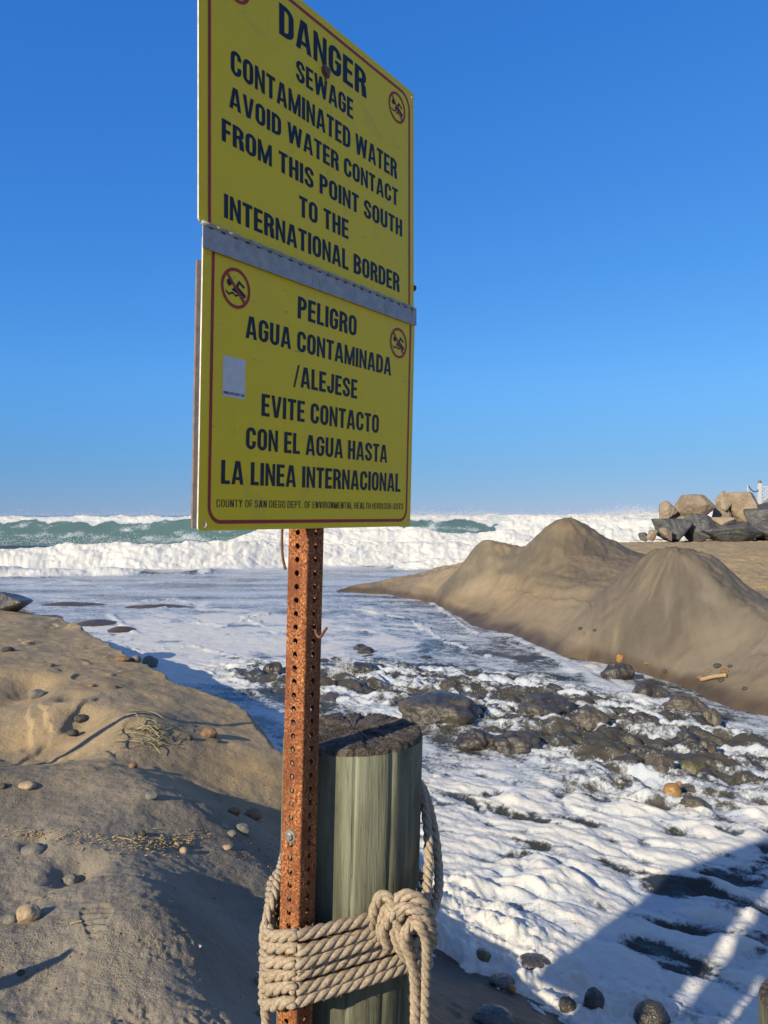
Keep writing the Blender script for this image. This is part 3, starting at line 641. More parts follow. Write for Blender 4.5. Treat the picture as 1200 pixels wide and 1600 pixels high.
    if c == 'Y': w = .52; m = w / 2; return w, [rect(m - T / 2, m + T / 2, 0, .42), ('p', [(m - T / 2, .42), (m, .42), (m, .58), (.17, 1), (0, 1)]), ('p', [(m, .42), (m + T / 2, .42), (w, 1), (w - .17, 1), (m, .58)])]
    if c == '/': w = .34; return w, [('p', [(0, -.06), (.10, -.06), (w, 1.04), (w - .10, 1.04)])]
    if c == '.': return T, [rect(0, T, 0, .16)]
    if c == '-': return .28, [rect(0, .28, .36, .50)]
    if c == '(': return .24, [('s', *arc(.40, .45, .40, .62, 125, 235, t=.14, b=.14))]
    if c == ')': return .24, [('s', *arc(-.16, .45, .40, .62, 55, -55, t=.14, b=.14))]
    if c == '1': return .30, [rect(.13, .30, 0, 1), ('p', [(0, .72), (.13, .74), (.13, .92), (0, .84)])]
    if c == '2': return w, [cat(([(0, .68)], [(T, .68)]), arc(rx, .74, rx, .26, 180, 90), arc(rx, .74, rx, .26, 90, 0), ([(w - .03, .55)], [(w - T - .02, .58)]), ([(.20, .14)], [(0, .14)])), rect(0, w, 0, .14)]
    if c == '3': return w, [cat(([(0, .72)], [(T, .72)]), arc(rx, .76, rx, .24, 180, 90), arc(rx, .76, rx, .24, 90, 0), ([(w - .05, .52)], [(w - T - .1, .58)])), cat(([(w - .05, .52)], [(w - T - .1, .46)]), arc(rx, .27, rx, .27, 0, -90), arc(rx, .27, rx, .27, -90, -180), ([(0, .32)], [(T, .32)]))]
    if c == '6': return w, [ring(w, 0, .62, .25), cat(([(w, .74)], [(w - T, .74)]), arc(rx, .74, rx, .26, 0, 90), arc(rx, .74, rx, .26, 90, 180), ([(0, .3)], [(T, .3)]))]
    if c == '9': return w, [ring(w, .38, 1, .25), cat(([(0, .26)], [(T, .26)]), arc(rx, .26, rx, .26, 180, 270), arc(rx, .26, rx, .26, 270, 360), ([(w, .7)], [(w - T, .7)]))]
    if c == '7': return w, [rect(0, w, .86, 1), ('p', [(.10, 0), (.28, 0), (w, .86), (w - .18, .86)])]
    if c == '8': return w, [ring(w - .02, .46, 1, .23), ring(w, 0, .56, .24)]
    return .3, []
GAP, SPC = .080, .27
def text(fr, txt, s0, s1, t0, h, parent):
    wd = 0; items = []
    for c in txt:
        if c == ' ': wd += SPC; continue
        gw, g = glyph(c); items.append((wd, g)); wd += gw + GAP
    wd -= GAP; k = (s1 - s0) / wd; f = Flat(fr, .0005)
    for x, g in items:
        for it in g:
            tr = lambda P: [(s0 + (x + px) * k, t0 + py * h) for px, py in P]
            if it[0] == 'p': f.poly(tr(it[1]))
            else: f.strip(tr(it[1]), tr(it[2]), it[0] == 'c')
    return f.build('lettering', M['navy'], parent)
def border(fr, P, wd, parent, closed=False):   # an open or closed line of even width
    f = Flat(fr, .0004); O, I = [], []; m = len(P)
    for k in range(m):
        a, b_ = Vector(P[max(k - 1, 0)]), Vector(P[min(k + 1, m - 1)]); d = (b_ - a).normalized(); nn = Vector((-d.y, d.x)) * wd / 2
        O.append(tuple(Vector(P[k]) + nn)); I.append(tuple(Vector(P[k]) - nn))
    f.strip(O, I); return f.build('border_line', M['red'], parent)
def pictogram(fr, cx, cy, r, parent):
    f = Flat(fr, .0005); A = [2 * math.pi * k / 40 for k in range(40)]
    sc_ = lambda P: [(cx + x * r, cy + y * r) for x, y in P]
    f.poly(sc_([(-.45 + .17 * math.cos(a), .20 + .17 * math.sin(a)) for a in A[::2]]))                 # head
    f.poly(sc_([(-.30, -.12), (-.02, .10), (.20, .44), (.62, .20), (.55, .10), (.24, .26), (.16, .10), (.72, -.22), (.62, -.30), (-.02, -.22)]))   # body and raised arm
    for y0 in (-.32,):
        O, I = [], []
        for k in range(25):
            x = -.68 + 1.36 * k / 24; y = y0 - .05 * math.cos(x * 14); O.append((x, y + .05)); I.append((x, y - .05))
        f.strip(sc_(O), sc_(I))
    sw = f.build('swimmer_figure', M['navy'], parent)
    g = Flat(fr, .0008); g.strip(sc_([(math.cos(a), math.sin(a)) for a in A]), sc_([(.84 * math.cos(a), .84 * math.sin(a)) for a in A]), True)
    d = .707 * .88; q = .075 * .707; g.poly(sc_([(-d - q, d - q), (d - q, -d - q), (d + q, -d + q), (-d + q, d + q)]))
    g.build('prohibition_ring', M['red'], parent); return sw
def bolt_at(name, c, nrm, r, h, mat, parent, hexa=True):
    b = MB(); nrm = nrm.normalized(); c = Vector(c)
    b.tube([c, c + nrm * .0015], r * 1.55, 20); b.tube([c + nrm * .0014, c + nrm * h, c + nrm * (h + .0012)], [r, r, r * .8], 6 if hexa else 16)
    return child(b.build(name, mat, None, False), parent)

sign = empty('warning_sign', (-.11, 1.45, .93), 'yellow bilingual danger sign on a rusty perforated steel post roped to a timber pile', 'sign')
up = plate('upper_panel', fr_up, rrect(0, .611, .452, .9225, .006), [(.602, .9125, .0042), (.0105, .9125, .0042)], .003, (M['yellow'], M['edge']), sign); up['label'] = 'upper yellow panel with the warning in English'
lo = plate('lower_panel', fr_low, rrect(.0092, .6155, -.0245, .4365, .006), [(.0225, -.0145, .0055), (.602, -.0115, .0040)], .003, (M['yellow'], M['edge']), sign); lo['label'] = 'lower yellow panel with the warning in Spanish'
def sub(o, par):              # sub-part of a panel; panels sit at the world origin of their thing
    o.parent = par; o.matrix_parent_inverse = par.matrix_basis.inverted() @ sign_inv; return o
sign_inv = Matrix.Translation(sign.location).inverted()
for par, fr, rows in ((up, fr_up, (('DANGER', .1802, .4346, .8325, .0540), ('SEWAGE', .2244, .3914, .7725, .0378), ('CONTAMINATED WATER', .0665, .5444, .7105, .0395), ('AVOID WATER CONTACT', .0634, .5483, .6545, .0352),
                                   ('FROM THIS POINT SOUTH', .0472, .5646, .5945, .0358), ('TO THE', .2325, .3764, .5340, .0368), ('INTERNATIONAL BORDER', .0522, .5543, .4738, .0385))),
                      (lo, fr_low, (('PELIGRO', .2307, .4048, .3518, .0390), ('AGUA CONTAMINADA', .1033, .5277, .2928, .0370), ('/ALEJESE', .223, .4113, .2300, .0372), ('EVITE CONTACTO', .1438, .4877, .1685, .0375),
                                    ('CON EL AGUA HASTA', .1088, .5205, .1098, .0368), ('LA LINEA INTERNACIONAL', .0551, .5727, .0502, .0385), ('COUNTY OF SAN DIEGO DEPT. OF ENVIRONMENTAL HEALTH (619)338-2073', .0463, .5843, .0128, .0125)))):
    for tx_, a_, b_, t0, h in rows:
        T, B, GAP = (.178, .152, .080) if h > .02 else (.112, .10, .15)
        text(fr, tx_, a_, b_, t0, h, par)
def cnr(cx, cy, r, a0, a1, n=8): return [(cx + r * math.cos(R(a0 + (a1 - a0) * k / n)), cy + r * math.sin(R(a0 + (a1 - a0) * k / n))) for k in range(n + 1)]
border(fr_up, [(.0215, .4515)] + cnr(.0515, .8755, .030, 180, 90) + cnr(.5625, .8755, .030, 90, 0) + [(.5925, .4515)], .0062, up)
border(fr_low, [(.5985, .413)] + cnr(.5735, .0140, .025, 0, -90) + cnr(.0560, .0140, .025, -90, -180) + [(.0300, .413)], .0062, lo)
pictogram(fr_up, .5452, .8625, .0315, up); pictogram(fr_up, .079, .8625, .0315, up)
pictogram(fr_low, .0795, .3677, .0325, lo); pictogram(fr_low, .5533, .3658, .0320, lo)
stk = plate('white_sticker', lambda s, t, o=0.: fr_low(s, t, o + .0006), rrect(.0545, .1042, .1908, .2558, .002, 3), [], .0004, (M['sticker'], M['sticker']), lo)
text(lambda a, b, o=0.: fr_low(a, b, o + .0006), 'WWW.SDBEACHINFO.COM', .0565, .1022, .1945, .0045, lo)
# galvanised hinge strip with its knuckles
hg = plate('hinge_strip', lambda s, t, o=0.: fr_up(s, t, o + .0045), [(.0045, .4118), (.6150, .4142), (.6150, .4495), (.0045, .4495)], [], .0015, (M['galv'], M['galv']), sign)
kb = MB()
for k in range(24):
    s0 = .0045 + k * .02545; kb.tube([fr_up(s0, .4500, .0035), fr_up(s0 + (.0215 if k % 2 else .0252), .4500, .0035)], .0038 if k % 2 == 0 else .0030, 10)
child(kb.build('hinge_barrel', M['galv'], None), sign)
nt_ = MB()
for k in range(23):
    s0 = .017 + k * .0262; nt_.box(fr_up(s0 + .004, .4462, .0047), E1 * .0042, N1 * .0004, Z1 * .0012)
child(nt_.build('hinge_notch_shadow', M['navy'], None, False), sign)['kind'] = 'stuff'  # dark bars painted in for the shadow of each hinge notch
plate('backing_board', lambda s, t, o=0.: fr_up(s, t, o - .0185 + .02 * (t - .4)), [(.0108, -.020), (.598, -.016), (.605, .40), (.0135, .40)], [], .0035, (M['edge'], M['backing']), sign)
bolt_at('sign_bolt', fr_up(.3065, .8254, .0002), N1, .0078, .006, M['oldbolt'], sign, False)
st_ = Flat(fr_up, .0010); st_.poly([(.3035, .822), (.3090, .822), (.3085, .800), (.3068, .785), (.3050, .803)]); st_.build('rust_stain', M['wire'], sign)
bolt_at('side_bolt', fr_up(.6125, .497, -.0015), E1, .0045, .004, M['oldbolt'], sign)
# square perforated post
A1, B1 = E1, -N1                                             # along the shaded face, along the sunlit face
PW, RC, CELL = .0490, .004, .0254
C0 = Vector((-.1411, 1.425, H - .03))
zhole = H - (832 - 805) / F * 1.436
k0 = int((zhole - .72) / CELL); k1 = int((H + .84 - zhole) / CELL)
def post_face(mb, org, hx, nrm, ph=0.):
    for k in range(-k0, k1 + 1):
        c = org + hx * (PW / 2) + UP * ((zhole + (k + ph) * CELL) - C0.z)
        hw, hh = PW / 2 - RC, CELL / 2; SQ, CI = [], []
        for j in range(16):
            a = 2 * math.pi * j / 16; ca, sa = math.cos(a), math.sin(a); m_ = max(abs(ca), abs(sa))
            SQ.append(c + hx * (hw * ca / m_) + UP * (hh * sa / m_)); CI.append(c + hx * (.0056 * ca) + UP * (.0056 * sa))
        inn = [p - nrm * .0027 for p in CI]; sqi = [p - nrm * .0027 for p in SQ]
        V = SQ + CI + inn + sqi; Fc = []
        for j in range(16):
            q = (j + 1) % 16; Fc += [(j, q, 16 + q, 16 + j), (16 + j, 16 + q, 32 + q, 32 + j), (32 + j, 32 + q, 48 + q, 48 + j)]
        mb.add(V, Fc)
pm = MB(); z0_, z1_ = zhole - (k0 + .5) * CELL - C0.z, zhole + (k1 + .5) * CELL - C0.z
for org, hx, nrm, ph in ((C0, A1, N1, 0), (C0, B1, -E1, 0), (C0 + B1 * PW, A1, -N1, .5), (C0 + A1 * PW, B1, E1, .5)): post_face(pm, org, hx, nrm, ph)
for sa_, sb_ in ((0, 0), (1, 0), (0, 1), (1, 1)):
    cc = C0 + A1 * (RC + sa_ * (PW - 2 * RC)) + B1 * (RC + sb_ * (PW - 2 * RC)); V = []
    for k in range(5):
        th = R(90 * k / 4); dv = A1 * ((1 if sa_ else -1) * math.cos(th)) + B1 * ((1 if sb_ else -1) * math.sin(th))
        V += [cc + dv * RC + UP * z0_, cc + dv * RC + UP * z1_]
    pm.add(V, [(2 * k, 2 * k + 2, 2 * k + 3, 2 * k + 1) for k in range(4)])
post = child(pm.build('post', M['rust'], None, False), sign); post['label'] = 'rusty square steel post punched with holes'
hz_ = H - (1307 - 805) / F * 1.436
bolt_at('post_bolt', C0 + B1 * (PW / 2) + UP * (hz_ - C0.z) - E1 * .0002, -E1, .0078, .006, M['bolt'], sign)
wr = MB(); wr.tube(spline([pt(441, 826, 1.465), pt(440.5, 850, 1.463), pt(442, 872, 1.462), pt(446, 890, 1.462)]), .0026, 8); child(wr.build('wire', M['wire'], None), sign)
nl = MB(); nl.tube(spline([pt(492.5, 984, 1.440), pt(495, 992, 1.43), pt(500, 996, 1.425), pt(505, 989, 1.42), pt(510.5, 981, 1.415)], 6), .0026, 8); child(nl.build('bent_nail', M['wire'], None), sign)

# ------------------------------------------------------------------ timber piles
def make_pile(cx, cy, ztop, zbot, r, label, seed, lean=UP):
    th = empty('wooden_pile', (cx, cy, zbot), label, 'wooden pile'); rng = random.Random(seed)
    NA, NZ = 300, 46; V = []; top = Vector((cx, cy, ztop))
    a = np.linspace(0, 2 * math.pi, NA, endpoint=False)
    ncr = [(rng.uniform(0, 6.28), rng.uniform(.002, .005), rng.uniform(.02, .04)) for _ in range(9)] + [(-math.pi / 2 + .02, .006, .014), (-math.pi / 2 + .9, .004, .02)]
    def rad(a, z):
        rr = r + .0035 * fbm(np.cos(a) * 2.2 + seed, np.sin(a) * 2.2 + z * .5, 3, seed) + .0012 * fbm(a * 9, a * 0 + z * 1.5, 3, seed + 3)
        for c, dp, wd in ncr:
            da = np.abs((a - c - .05 * math.sin(z * 4) + math.pi) % (2 * math.pi) - math.pi); rr = rr - dp * np.exp(-(da / wd) ** 2)
        return rr
    zs = np.linspace(zbot, ztop - .014, NZ)
    for z in zs:
        rr = rad(a, z); o = top + lean * ((z - ztop) / lean.z)
        V += [(o.x + rr[k] * math.cos(a[k]), o.y + rr[k] * math.sin(a[k]), z) for k in range(NA)]
    sh = child(mesh('shaft', V, [(i * NA + k, i * NA + (k + 1) % NA, (i + 1) * NA + (k + 1) % NA, (i + 1) * NA + k) for i in range(NZ - 1) for k in range(NA)], M['wood'], None), th)
    V = []; base = rad(a, ztop - .014); fr_ = [1., .985, .955, .90, .80, .66, .5, .34, .18, .06]; hs = [-.014, -.006, -.002, 0, 0, 0, 0, 0, 0, 0]
    o = top
    for f_, h in zip(fr_, hs):
        x, y = base * f_ * np.cos(a), base * f_ * np.sin(a)
        zz = h + (0 if f_ == 1 else 1) * (.006 * fbm(x * 14, y * 14, 3, seed + 7) + .0035 * fbm(x * 60, y * 60, 3, seed + 9) - .007 * (np.abs(fbm(np.arctan2(y, x) * 2.2, np.hypot(x, y) * 3, 2, seed + 11)) < .05))
        ll = o + lean * (-.014 if f_ == 1 else 0)
        V += [(ll.x + x[k], ll.y + y[k], o.z + zz[k]) for k in range(NA)]
    Fc = [(i * NA + k, i * NA + (k + 1) % NA, (i + 1) * NA + (k + 1) % NA, (i + 1) * NA + k) for i in range(len(fr_) - 1) for k in range(NA)] + [tuple(range((len(fr_) - 1) * NA, len(fr_) * NA))]
    child(mesh('cut_top', V, Fc, M['endgrain'], None), th); return th
PC = Vector((-.0650, 1.632, H - .453)); PR = .1470
make_pile(PC.x, PC.y, PC.z, .6, PR, 'thick weathered greenish timber pile behind the steel post with rope wound round it', 3)
make_pile(1.166, 2.05, H - 1.30, .2, .15, 'brown timber pile just showing in the lower right corner of the foam', 8, Vector((0, 0, 1)))
kn = Vector((PC.x, PC.y, 0)); ka = R(-77)

# ------------------------------------------------------------------ rope
ROPE = empty('mooring_rope', (-.1, 1.45, 1.6), 'thick weathered twisted rope wound and knotted round the steel post and timber pile', 'rope')
def rope(name, path, Rr, phase=0.):
    P = [Vector(p) for p in path]; L = [0.]
    for a, b in zip(P[:-1], P[1:]): L.append(L[-1] + (b - a).length)
    n = max(8, int(L[-1] / (Rr * .5))); s = np.linspace(0, L[-1], n)
    Q = [Vector((np.interp(x, L, [p.x for p in P]), np.interp(x, L, [p.y for p in P]), np.interp(x, L, [p.z for p in P]))) for x in s]
    t = [(Q[min(i + 1, n - 1)] - Q[max(i - 1, 0)]).normalized() for i in range(n)]
    a = t[0].orthogonal().normalized(); mb = MB(); S = [[], [], []]
    rng = random.Random(int(phase * 100) + len(P)); wob_ = rng.uniform(0, 9)
    for i in range(n):
        a = (a - t[i] * a.dot(t[i])).normalized(); b = t[i].cross(a)
        for k in range(3):
            th = 2 * math.pi * (k / 3 - s[i] / (Rr * 6.2)) + phase; S[k].append(Q[i] + (a * math.cos(th) + b * math.sin(th)) * (Rr * .50))
    for k in range(3): mb.tube(S[k], [Rr * (.56 + .03 * math.sin(j * .37 + k * 2 + wob_)) for j in range(n)], 8)
    for k in range(int(L[-1] / .011)):                    # loose fibres
        i = rng.randrange(n); d_ = Vector((rng.gauss(0, 1), rng.gauss(0, 1), rng.gauss(0, 1))).normalized(); d_ = (d_ - t[i] * d_.dot(t[i]) * .4).normalized(); o = Q[i] + d_ * Rr * .9
        mb.tube([o, o + d_ * .003 + t[i] * rng.uniform(-.005, .005), o + d_ * rng.uniform(.003, .007) + t[i] * rng.uniform(-.012, .012)], .00045, 3, False)
    return child(mb.build(name, M['rope'], None), ROPE)
RR = .0112
def hull(phi, z, off):
    dx = UP.x * (z - PC.z); d = Vector((math.cos(phi), math.sin(phi), 0))
    best = Vector((PC.x + dx, PC.y, 0)) + d * PR
    lean_p = UP.x * (z - C0.z)
    for i in (0, 1):
        for j in (0, 1):
            q = C0 + A1 * (PW * i) + B1 * (PW * j); q = Vector((q.x + lean_p, q.y, 0))
            if q.dot(d) > best.dot(d): best = q
    p = best + d * off; p.z = z; return p
COILS = [(-.786, -.768, -.800, -.80), (-.808, -.791, -.838, -.83), (-.832, -.815, -.872, -.86), (-.860, -.839, -.898, -.885), (-.889, -.862, -.922, -.91), (-.916, -.884, -.948, -.94)]
for i, (zl, zf, zr, zb) in enumerate(COILS):
    pth = []
    for k in range(241):
        ph = -math.pi / 2 + 2 * math.pi * k / 240; deg = math.degrees(ph) % 360
        zz = np.interp(deg, [0, 90, 180, 232, 238, 320, 342, 360], [zr, zb, zl, zl, zf, zf - .001, zf * .35 + zr * .65, zr])
        pth.append(hull(ph, H + float(zz) + .0025 * math.sin(ph * 3 + i * 2), RR + .009 + .005 * ((i * 7) % 3) / 2 + .002 * math.sin(ph * 5 + i)))
    for _ in range(9):                                    # the coils ride over one another, so no sharp bend at the post
        pth = [(pth[k - 2 if k >= 2 else k + 238] + pth[k - 1] * 2 + pth[k] * 2 + pth[(k + 1) % 240] * 2 + pth[(k + 2) % 240]) / 8 for k in range(240)]
        pth.append(pth[0].copy())
    rope('coil', pth, RR, i * 1.3)
K = [('coil_end', [(447, 1322, 1.70), (437, 1362, 1.575), (429, 1398, 1.505), (420, 1425, 1.478), (413, 1452, 1.462), (412, 1478, 1.458)], .0092),
     ('hanging_end', [(420, 1500, 1.462), (413, 1528, 1.452), (413, 1560, 1.45), (416, 1600, 1.45), (417, 1660, 1.45)], .0090),
     ('knot', [(560, 1462, 1.47), (580, 1448, 1.468), (584, 1424, 1.456), (592, 1403, 1.448), (603, 1399, 1.442), (613, 1415, 1.436), (622, 1446, 1.438), (632, 1476, 1.448), (645, 1494, 1.475)], .0105),
     ('knot', [(572, 1474, 1.478), (592, 1461, 1.463), (597, 1438, 1.452), (604, 1420, 1.444), (612, 1432, 1.448), (616, 1458, 1.452), (626, 1484, 1.462), (638, 1500, 1.48)], .0100),
     ('knot', [(600, 1446, 1.462), (606, 1424, 1.452), (616, 1408, 1.443), (634, 1399, 1.436), (655, 1404, 1.436), (669, 1424, 1.442), (675, 1450, 1.452), (676, 1474, 1.468)], .0112),
     ('knot', [(614, 1452, 1.456), (622, 1432, 1.438), (638, 1419, 1.426), (656, 1424, 1.424), (668, 1442, 1.430), (673, 1464, 1.444), (670, 1482, 1.462)], .0112),
     ('knot', [(662, 1440, 1.428), (650, 1424, 1.420), (630, 1418, 1.424), (610, 1432, 1.434), (599, 1455, 1.448), (606, 1480, 1.462)], .0100),
     ('hanging_end', [(660, 1418, 1.452), (646, 1438, 1.430), (635, 1455, 1.422), (633, 1474, 1.430), (640, 1494, 1.438), (647, 1520, 1.450), (649, 1560, 1.462), (648, 1680, 1.47)], .0105),
     ('hanging_end', [(640, 1436, 1.440), (654, 1446, 1.416), (664, 1462, 1.424), (667, 1486, 1.436), (666, 1516, 1.450), (664, 1560, 1.462), (662, 1680, 1.47)], .0098),
     ('standing_part', [(640, 1205, 1.80), (655, 1226, 1.70), (664, 1262, 1.645), (669, 1310, 1.60), (669, 1360, 1.55), (666, 1400, 1.49), (662, 1420, 1.46)], .0100),
     ('standing_part', [(648, 1215, 1.82), (664, 1240, 1.72), (677, 1290, 1.65), (684, 1345, 1.60), (685, 1385, 1.55), (680, 1412, 1.50), (672, 1432, 1.465)], .0100)]
for i, (nm, pts, rr) in enumerate(K): rope(nm, spline([pt(*p) for p in pts], 10), rr, i * .9)

# ------------------------------------------------------------------ stones
_ico = {}
def ico(n):
    if n not in _ico:
        bm = bmesh.new(); bmesh.ops.create_icosphere(bm, subdivisions=n, radius=1); bm.verts.ensure_lookup_table()
        _ico[n] = (np.array([v.co[:] for v in bm.verts]), [tuple(v.index for v in f.verts) for f in bm.faces]); bm.free()
    return _ico[n]
def stone_mesh(name, sx, sy, sz, mat, seed, rot=0., ang=0., sub_=4, bumps=.20, taper=0.):
    P, Fc = ico(sub_); P = P.copy(); rng = np.random.RandomState(seed); D = P.copy()
    if ang > 0:               # broken rock: a rounded intersection of half spaces
        nr = rng.normal(size=(13, 3)); nr /= np.linalg.norm(nr, axis=1)[:, None]; nr[0] = (0, 0, 1); h = rng.uniform(.62, .98, 13)
        dots = np.maximum(D @ nr.T, .02); rad = 1 / (((dots / h) ** 20).sum(1)) ** (1 / 20); P = D * rad[:, None] * 1.12
        P += D * (.05 * perlin3(D * 3 + seed, seed) + .03 * perlin3(D * 8 + seed, seed + 1))[:, None]
    else:
        P = D * (1 + bumps * perlin3(D * 1.1 + seed * 1.7, seed) + bumps * .35 * perlin3(D * 3.1 + seed, seed + 2))[:, None]
        if sub_ >= 4: P += D * (.022 * perlin3(D * 9 + seed, seed + 4) + (.07 if bumps > .25 else 0) * np.abs(perlin3(D * 4.2 + seed, seed + 6)))[:, None]
    P = P - (P.max(0) + P.min(0)) / 2; P /= (P.max(0) - P.min(0)) / 2
    if taper: P[:, :2] *= (1 - taper * (P[:, 2:3] + 1) / 2)
    P *= np.array([sx, sy, sz]) ; c, s = math.cos(rot), math.sin(rot)
    P = np.stack([P[:, 0] * c - P[:, 1] * s, P[:, 0] * s + P[:, 1] * c, P[:, 2]], -1)
    return mesh(name, P, Fc, mat)
_gd = np.geomspace(1.6, 60, 900)
def hit(px, py):              # where the line of sight through a pixel meets the ground or the water
    x = ((px - 600) / F * _gd)[None, :]; g = np.maximum(ground_z(x, _gd[None, :])[0][0], 0.02); zr = H - (py - 805) / F * _gd
    i = int(np.argmax(zr <= g)) if (zr <= g).any() else len(_gd) - 1
    return Vector((x[0, i], _gd[i], g[i])), _gd[i]
def stone(px, base, wpx, hpx, mat, name, label, seed, sink=.25, ang=0, sub_=4, bumps=.2, deep=.9, group=None, rot=None, cat='stone'):
    p, d = hit(px, base); sx, sz = wpx * d / F / 2, hpx * d / F / 2; sz = max(sz, sx * .35); rng = random.Random(seed)
    o = stone_mesh(name, sx * 1.04, sx * deep, sz * (1 + sink * .6), M[mat], seed, rng.uniform(-.35, .35) if rot is None else rot, ang, sub_, bumps)
    o.location = (p.x, p.y + sx * deep * .5, p.z + sz * (1 - sink * 2) * .9); return tag(o, label, cat, group)

LP = 'pebbles lying on the sandy bank'
for i, (px, by_, w_, h_, mt, lab) in enumerate((
    (233, 1041, 24, 20, 'peb_grey', 'smooth grey green pebble at the brink of the sand, tallest of three'),
    (211, 1034, 17, 12, 'peb_grey', 'small dark grey pebble in the middle of three on the brink'),
    (190, 1034, 24, 10, 'peb_brown', 'flat brown pebble leftmost of three on the brink of the sand'),
    (55, 1092, 25, 16, 'peb_grey', 'rounded grey pebble in a hollow at the left edge of the sand'),
    (325, 1152, 27, 16, 'peb_brown', 'chunky reddish brown stone on the bright sand left of the post'),
    (295, 1157, 11, 9, 'peb_dark', 'small black pebble beside the chunky reddish brown stone'),
    (338, 1160, 12, 5, 'peb_dark', 'flat dark chip just right of the chunky reddish brown stone'),
    (207, 1200, 13, 10, 'peb_brown', 'small brown pebble on the crest of the grey sand slope'),
    (235, 1249, 21, 12, 'peb_grey', 'grey pebble alone on the middle of the sand slope'),
    (395, 1279, 28, 16, 'peb_brown', 'round flat brown stone at the foot of the fan of sand'),
    (366, 1273, 20, 12, 'peb_brown', 'dark red stone next to the round flat brown one'),
    (378, 1301, 26, 15, 'peb_grey', 'smooth grey oval pebble in the shaded trough left of the post'),
    (362, 1308, 16, 10, 'peb_grey', 'small grey pebble partly buried left of the smooth grey oval'),
    (355, 1328, 15, 8, 'peb_tan', 'yellowish pebble in front of the shaded trough'),
    (275, 1327, 12, 10, 'peb_tan', 'tan pebble at the end of the line of dry debris, upper of two'),
    (286, 1334, 14, 10, 'peb_tan', 'tan pebble at the end of the line of dry debris, lower of two'),
    (222, 1308, 12, 11, 'peb_dark', 'dark round pebble in the middle of the dry debris'),
    (41, 1438, 35, 25, 'peb_tan', 'rough tan stone near the left edge, largest on the near sand'),
    (14, 1444, 22, 14, 'peb_grey', 'grey clod beside the rough tan stone at the left edge'),
    (108, 1382, 27, 16, 'peb_grey', 'grey pebble lying in the dark hole in the sand'),
    (41, 1234, 28, 9, 'peb_tan', 'flat slab of tan sandstone on the left slope'),
    (3, 1232, 14, 9, 'peb_dark', 'dark pebble at the very left edge beside the sandstone slab'),
    (48, 1334, 36, 14, 'peb_grey', 'crumbling clod of sand beside a small hole at the left'),
    (402, 1540, 14, 12, 'peb_grey', 'grey pebble in the shade beside the rope coils'),
    (415, 1542, 9, 10, 'peb_dark', 'tiny dark pebble touching the rope coils at the left'),
    (405, 1588, 14, 9, 'peb_grey', 'grey pebble below the rope at the bottom of the picture'),
    (31, 1526, 13, 8, 'peb_dark', 'dark flat pebble in the long thin shadow near the bottom left'),
    (180, 1076, 10, 5, 'peb_dark', 'small dark chip on the bright upper sand'),
    (142, 1074, 12, 4, 'peb_brown', 'thin brown chip on the bright upper sand'),
    (112, 1150, 18, 10, 'peb_dark', 'dark crusty clod in the gully at the left'),
    (124, 1128, 22, 12, 'peb_dark', 'larger dark crusty clod at the head of the gully'),
    (10, 1018, 20, 8, 'peb_dark', 'dark clod at the left edge of the upper sand'),
    (311, 1481, 8, 4, 'sticker', 'tiny white shell chip on the shaded sand'))):
    stone(px, by_, w_, h_, mt, 'pebble', lab, 400 + i, .30, sub_=4 if w_ > 18 else 3, group=LP, cat='pebble')

WB = 'wet boulders breaking the run of white water'
BL = [(690, 1135, 170, 70, 'wet_dark', 'largest wet black boulder just beyond the timber pile'), (748, 1172, 90, 50, 'wet_dark', 'wet grey boulder in front of the largest black one'),
      (862, 1128, 130, 62, 'wet_dark', 'broad wet boulder in the middle of the white water'), (926, 1146, 72, 50, 'wet_brown', 'smooth brown boulder at the right end of the broad middle boulder'),
      (905, 1152, 26, 22, 'wet_green', 'small olive stone leaning on the smooth brown boulder'), (805, 1178, 110, 50, 'wet_dark', 'low wet dark boulder below the broad middle one'),
      (1080, 1180, 60, 48, 'wet_dark', 'wet dark boulder at the right end of the rapid'), (1107, 1188, 34, 40, 'wet_brown', 'grey brown stone beside the flat foamy pool'),
      (1086, 1216, 52, 36, 'wet_green', 'smooth olive green oval stone near the flat foamy pool'), (1114, 1220, 22, 25, 'wet_green', 'small yellow green stone right of the olive oval'),
      (1052, 1252, 32, 34, 'wet_orange', 'bright orange wet stone at the head of the foam'), (1086, 1270, 62, 30, 'wet_brown', 'long brown wet stone trailing right of the orange one'),
      (1042, 1222, 44, 50, 'wet_brown', 'glistening brown stone left of the olive oval'), (1012, 1192, 54, 36, 'wet_dark', 'wet dark stone left of the glistening brown one'),
      (965, 1190, 46, 24, 'wet_brown', 'low olive brown stone ringed with foam'), (968, 1064, 56, 36, 'wet_dark', 'dark boulder at the foot of the right bank'),
      (1020, 1092, 60, 34, 'wet_dark', 'dark flat boulder in front of the right bank'), (1072, 1116, 76, 38, 'wet_brown', 'brown boulder where the bank meets the rapid'),
      (1112, 1140, 36, 44, 'wet_brown', 'upright brown boulder at the corner of the flat pool'), (970, 1034, 14, 12, 'wet_orange', 'little orange stone on the dark foot of the bank'),
      (565, 1062, 64, 34, 'wet_dark', 'wet dark rock beside the splash right of the post'), (1010, 1140, 66, 32, 'wet_dark', 'dark ragged rock in the upper right of the rapid'),
      (425, 1056, 34, 26, 'wet_dark', 'dark rock just left of the post in the white water'), (396, 1048, 26, 12, 'wet_dark', 'low dark rock farther left of the post in the white water'),
      (1095, 1243, 60, 14, 'wet_brown', 'flat brown shelf of stone under the olive oval'), (1068, 1236, 26, 16, 'wet_orange', 'small rusty stone between the orange and the olive ones')]
BL = [(a, b, c * (.78 if c > 80 else .9), d * (.82 if c > 80 else .95), e, f) for a, b, c, d, e, f in BL]
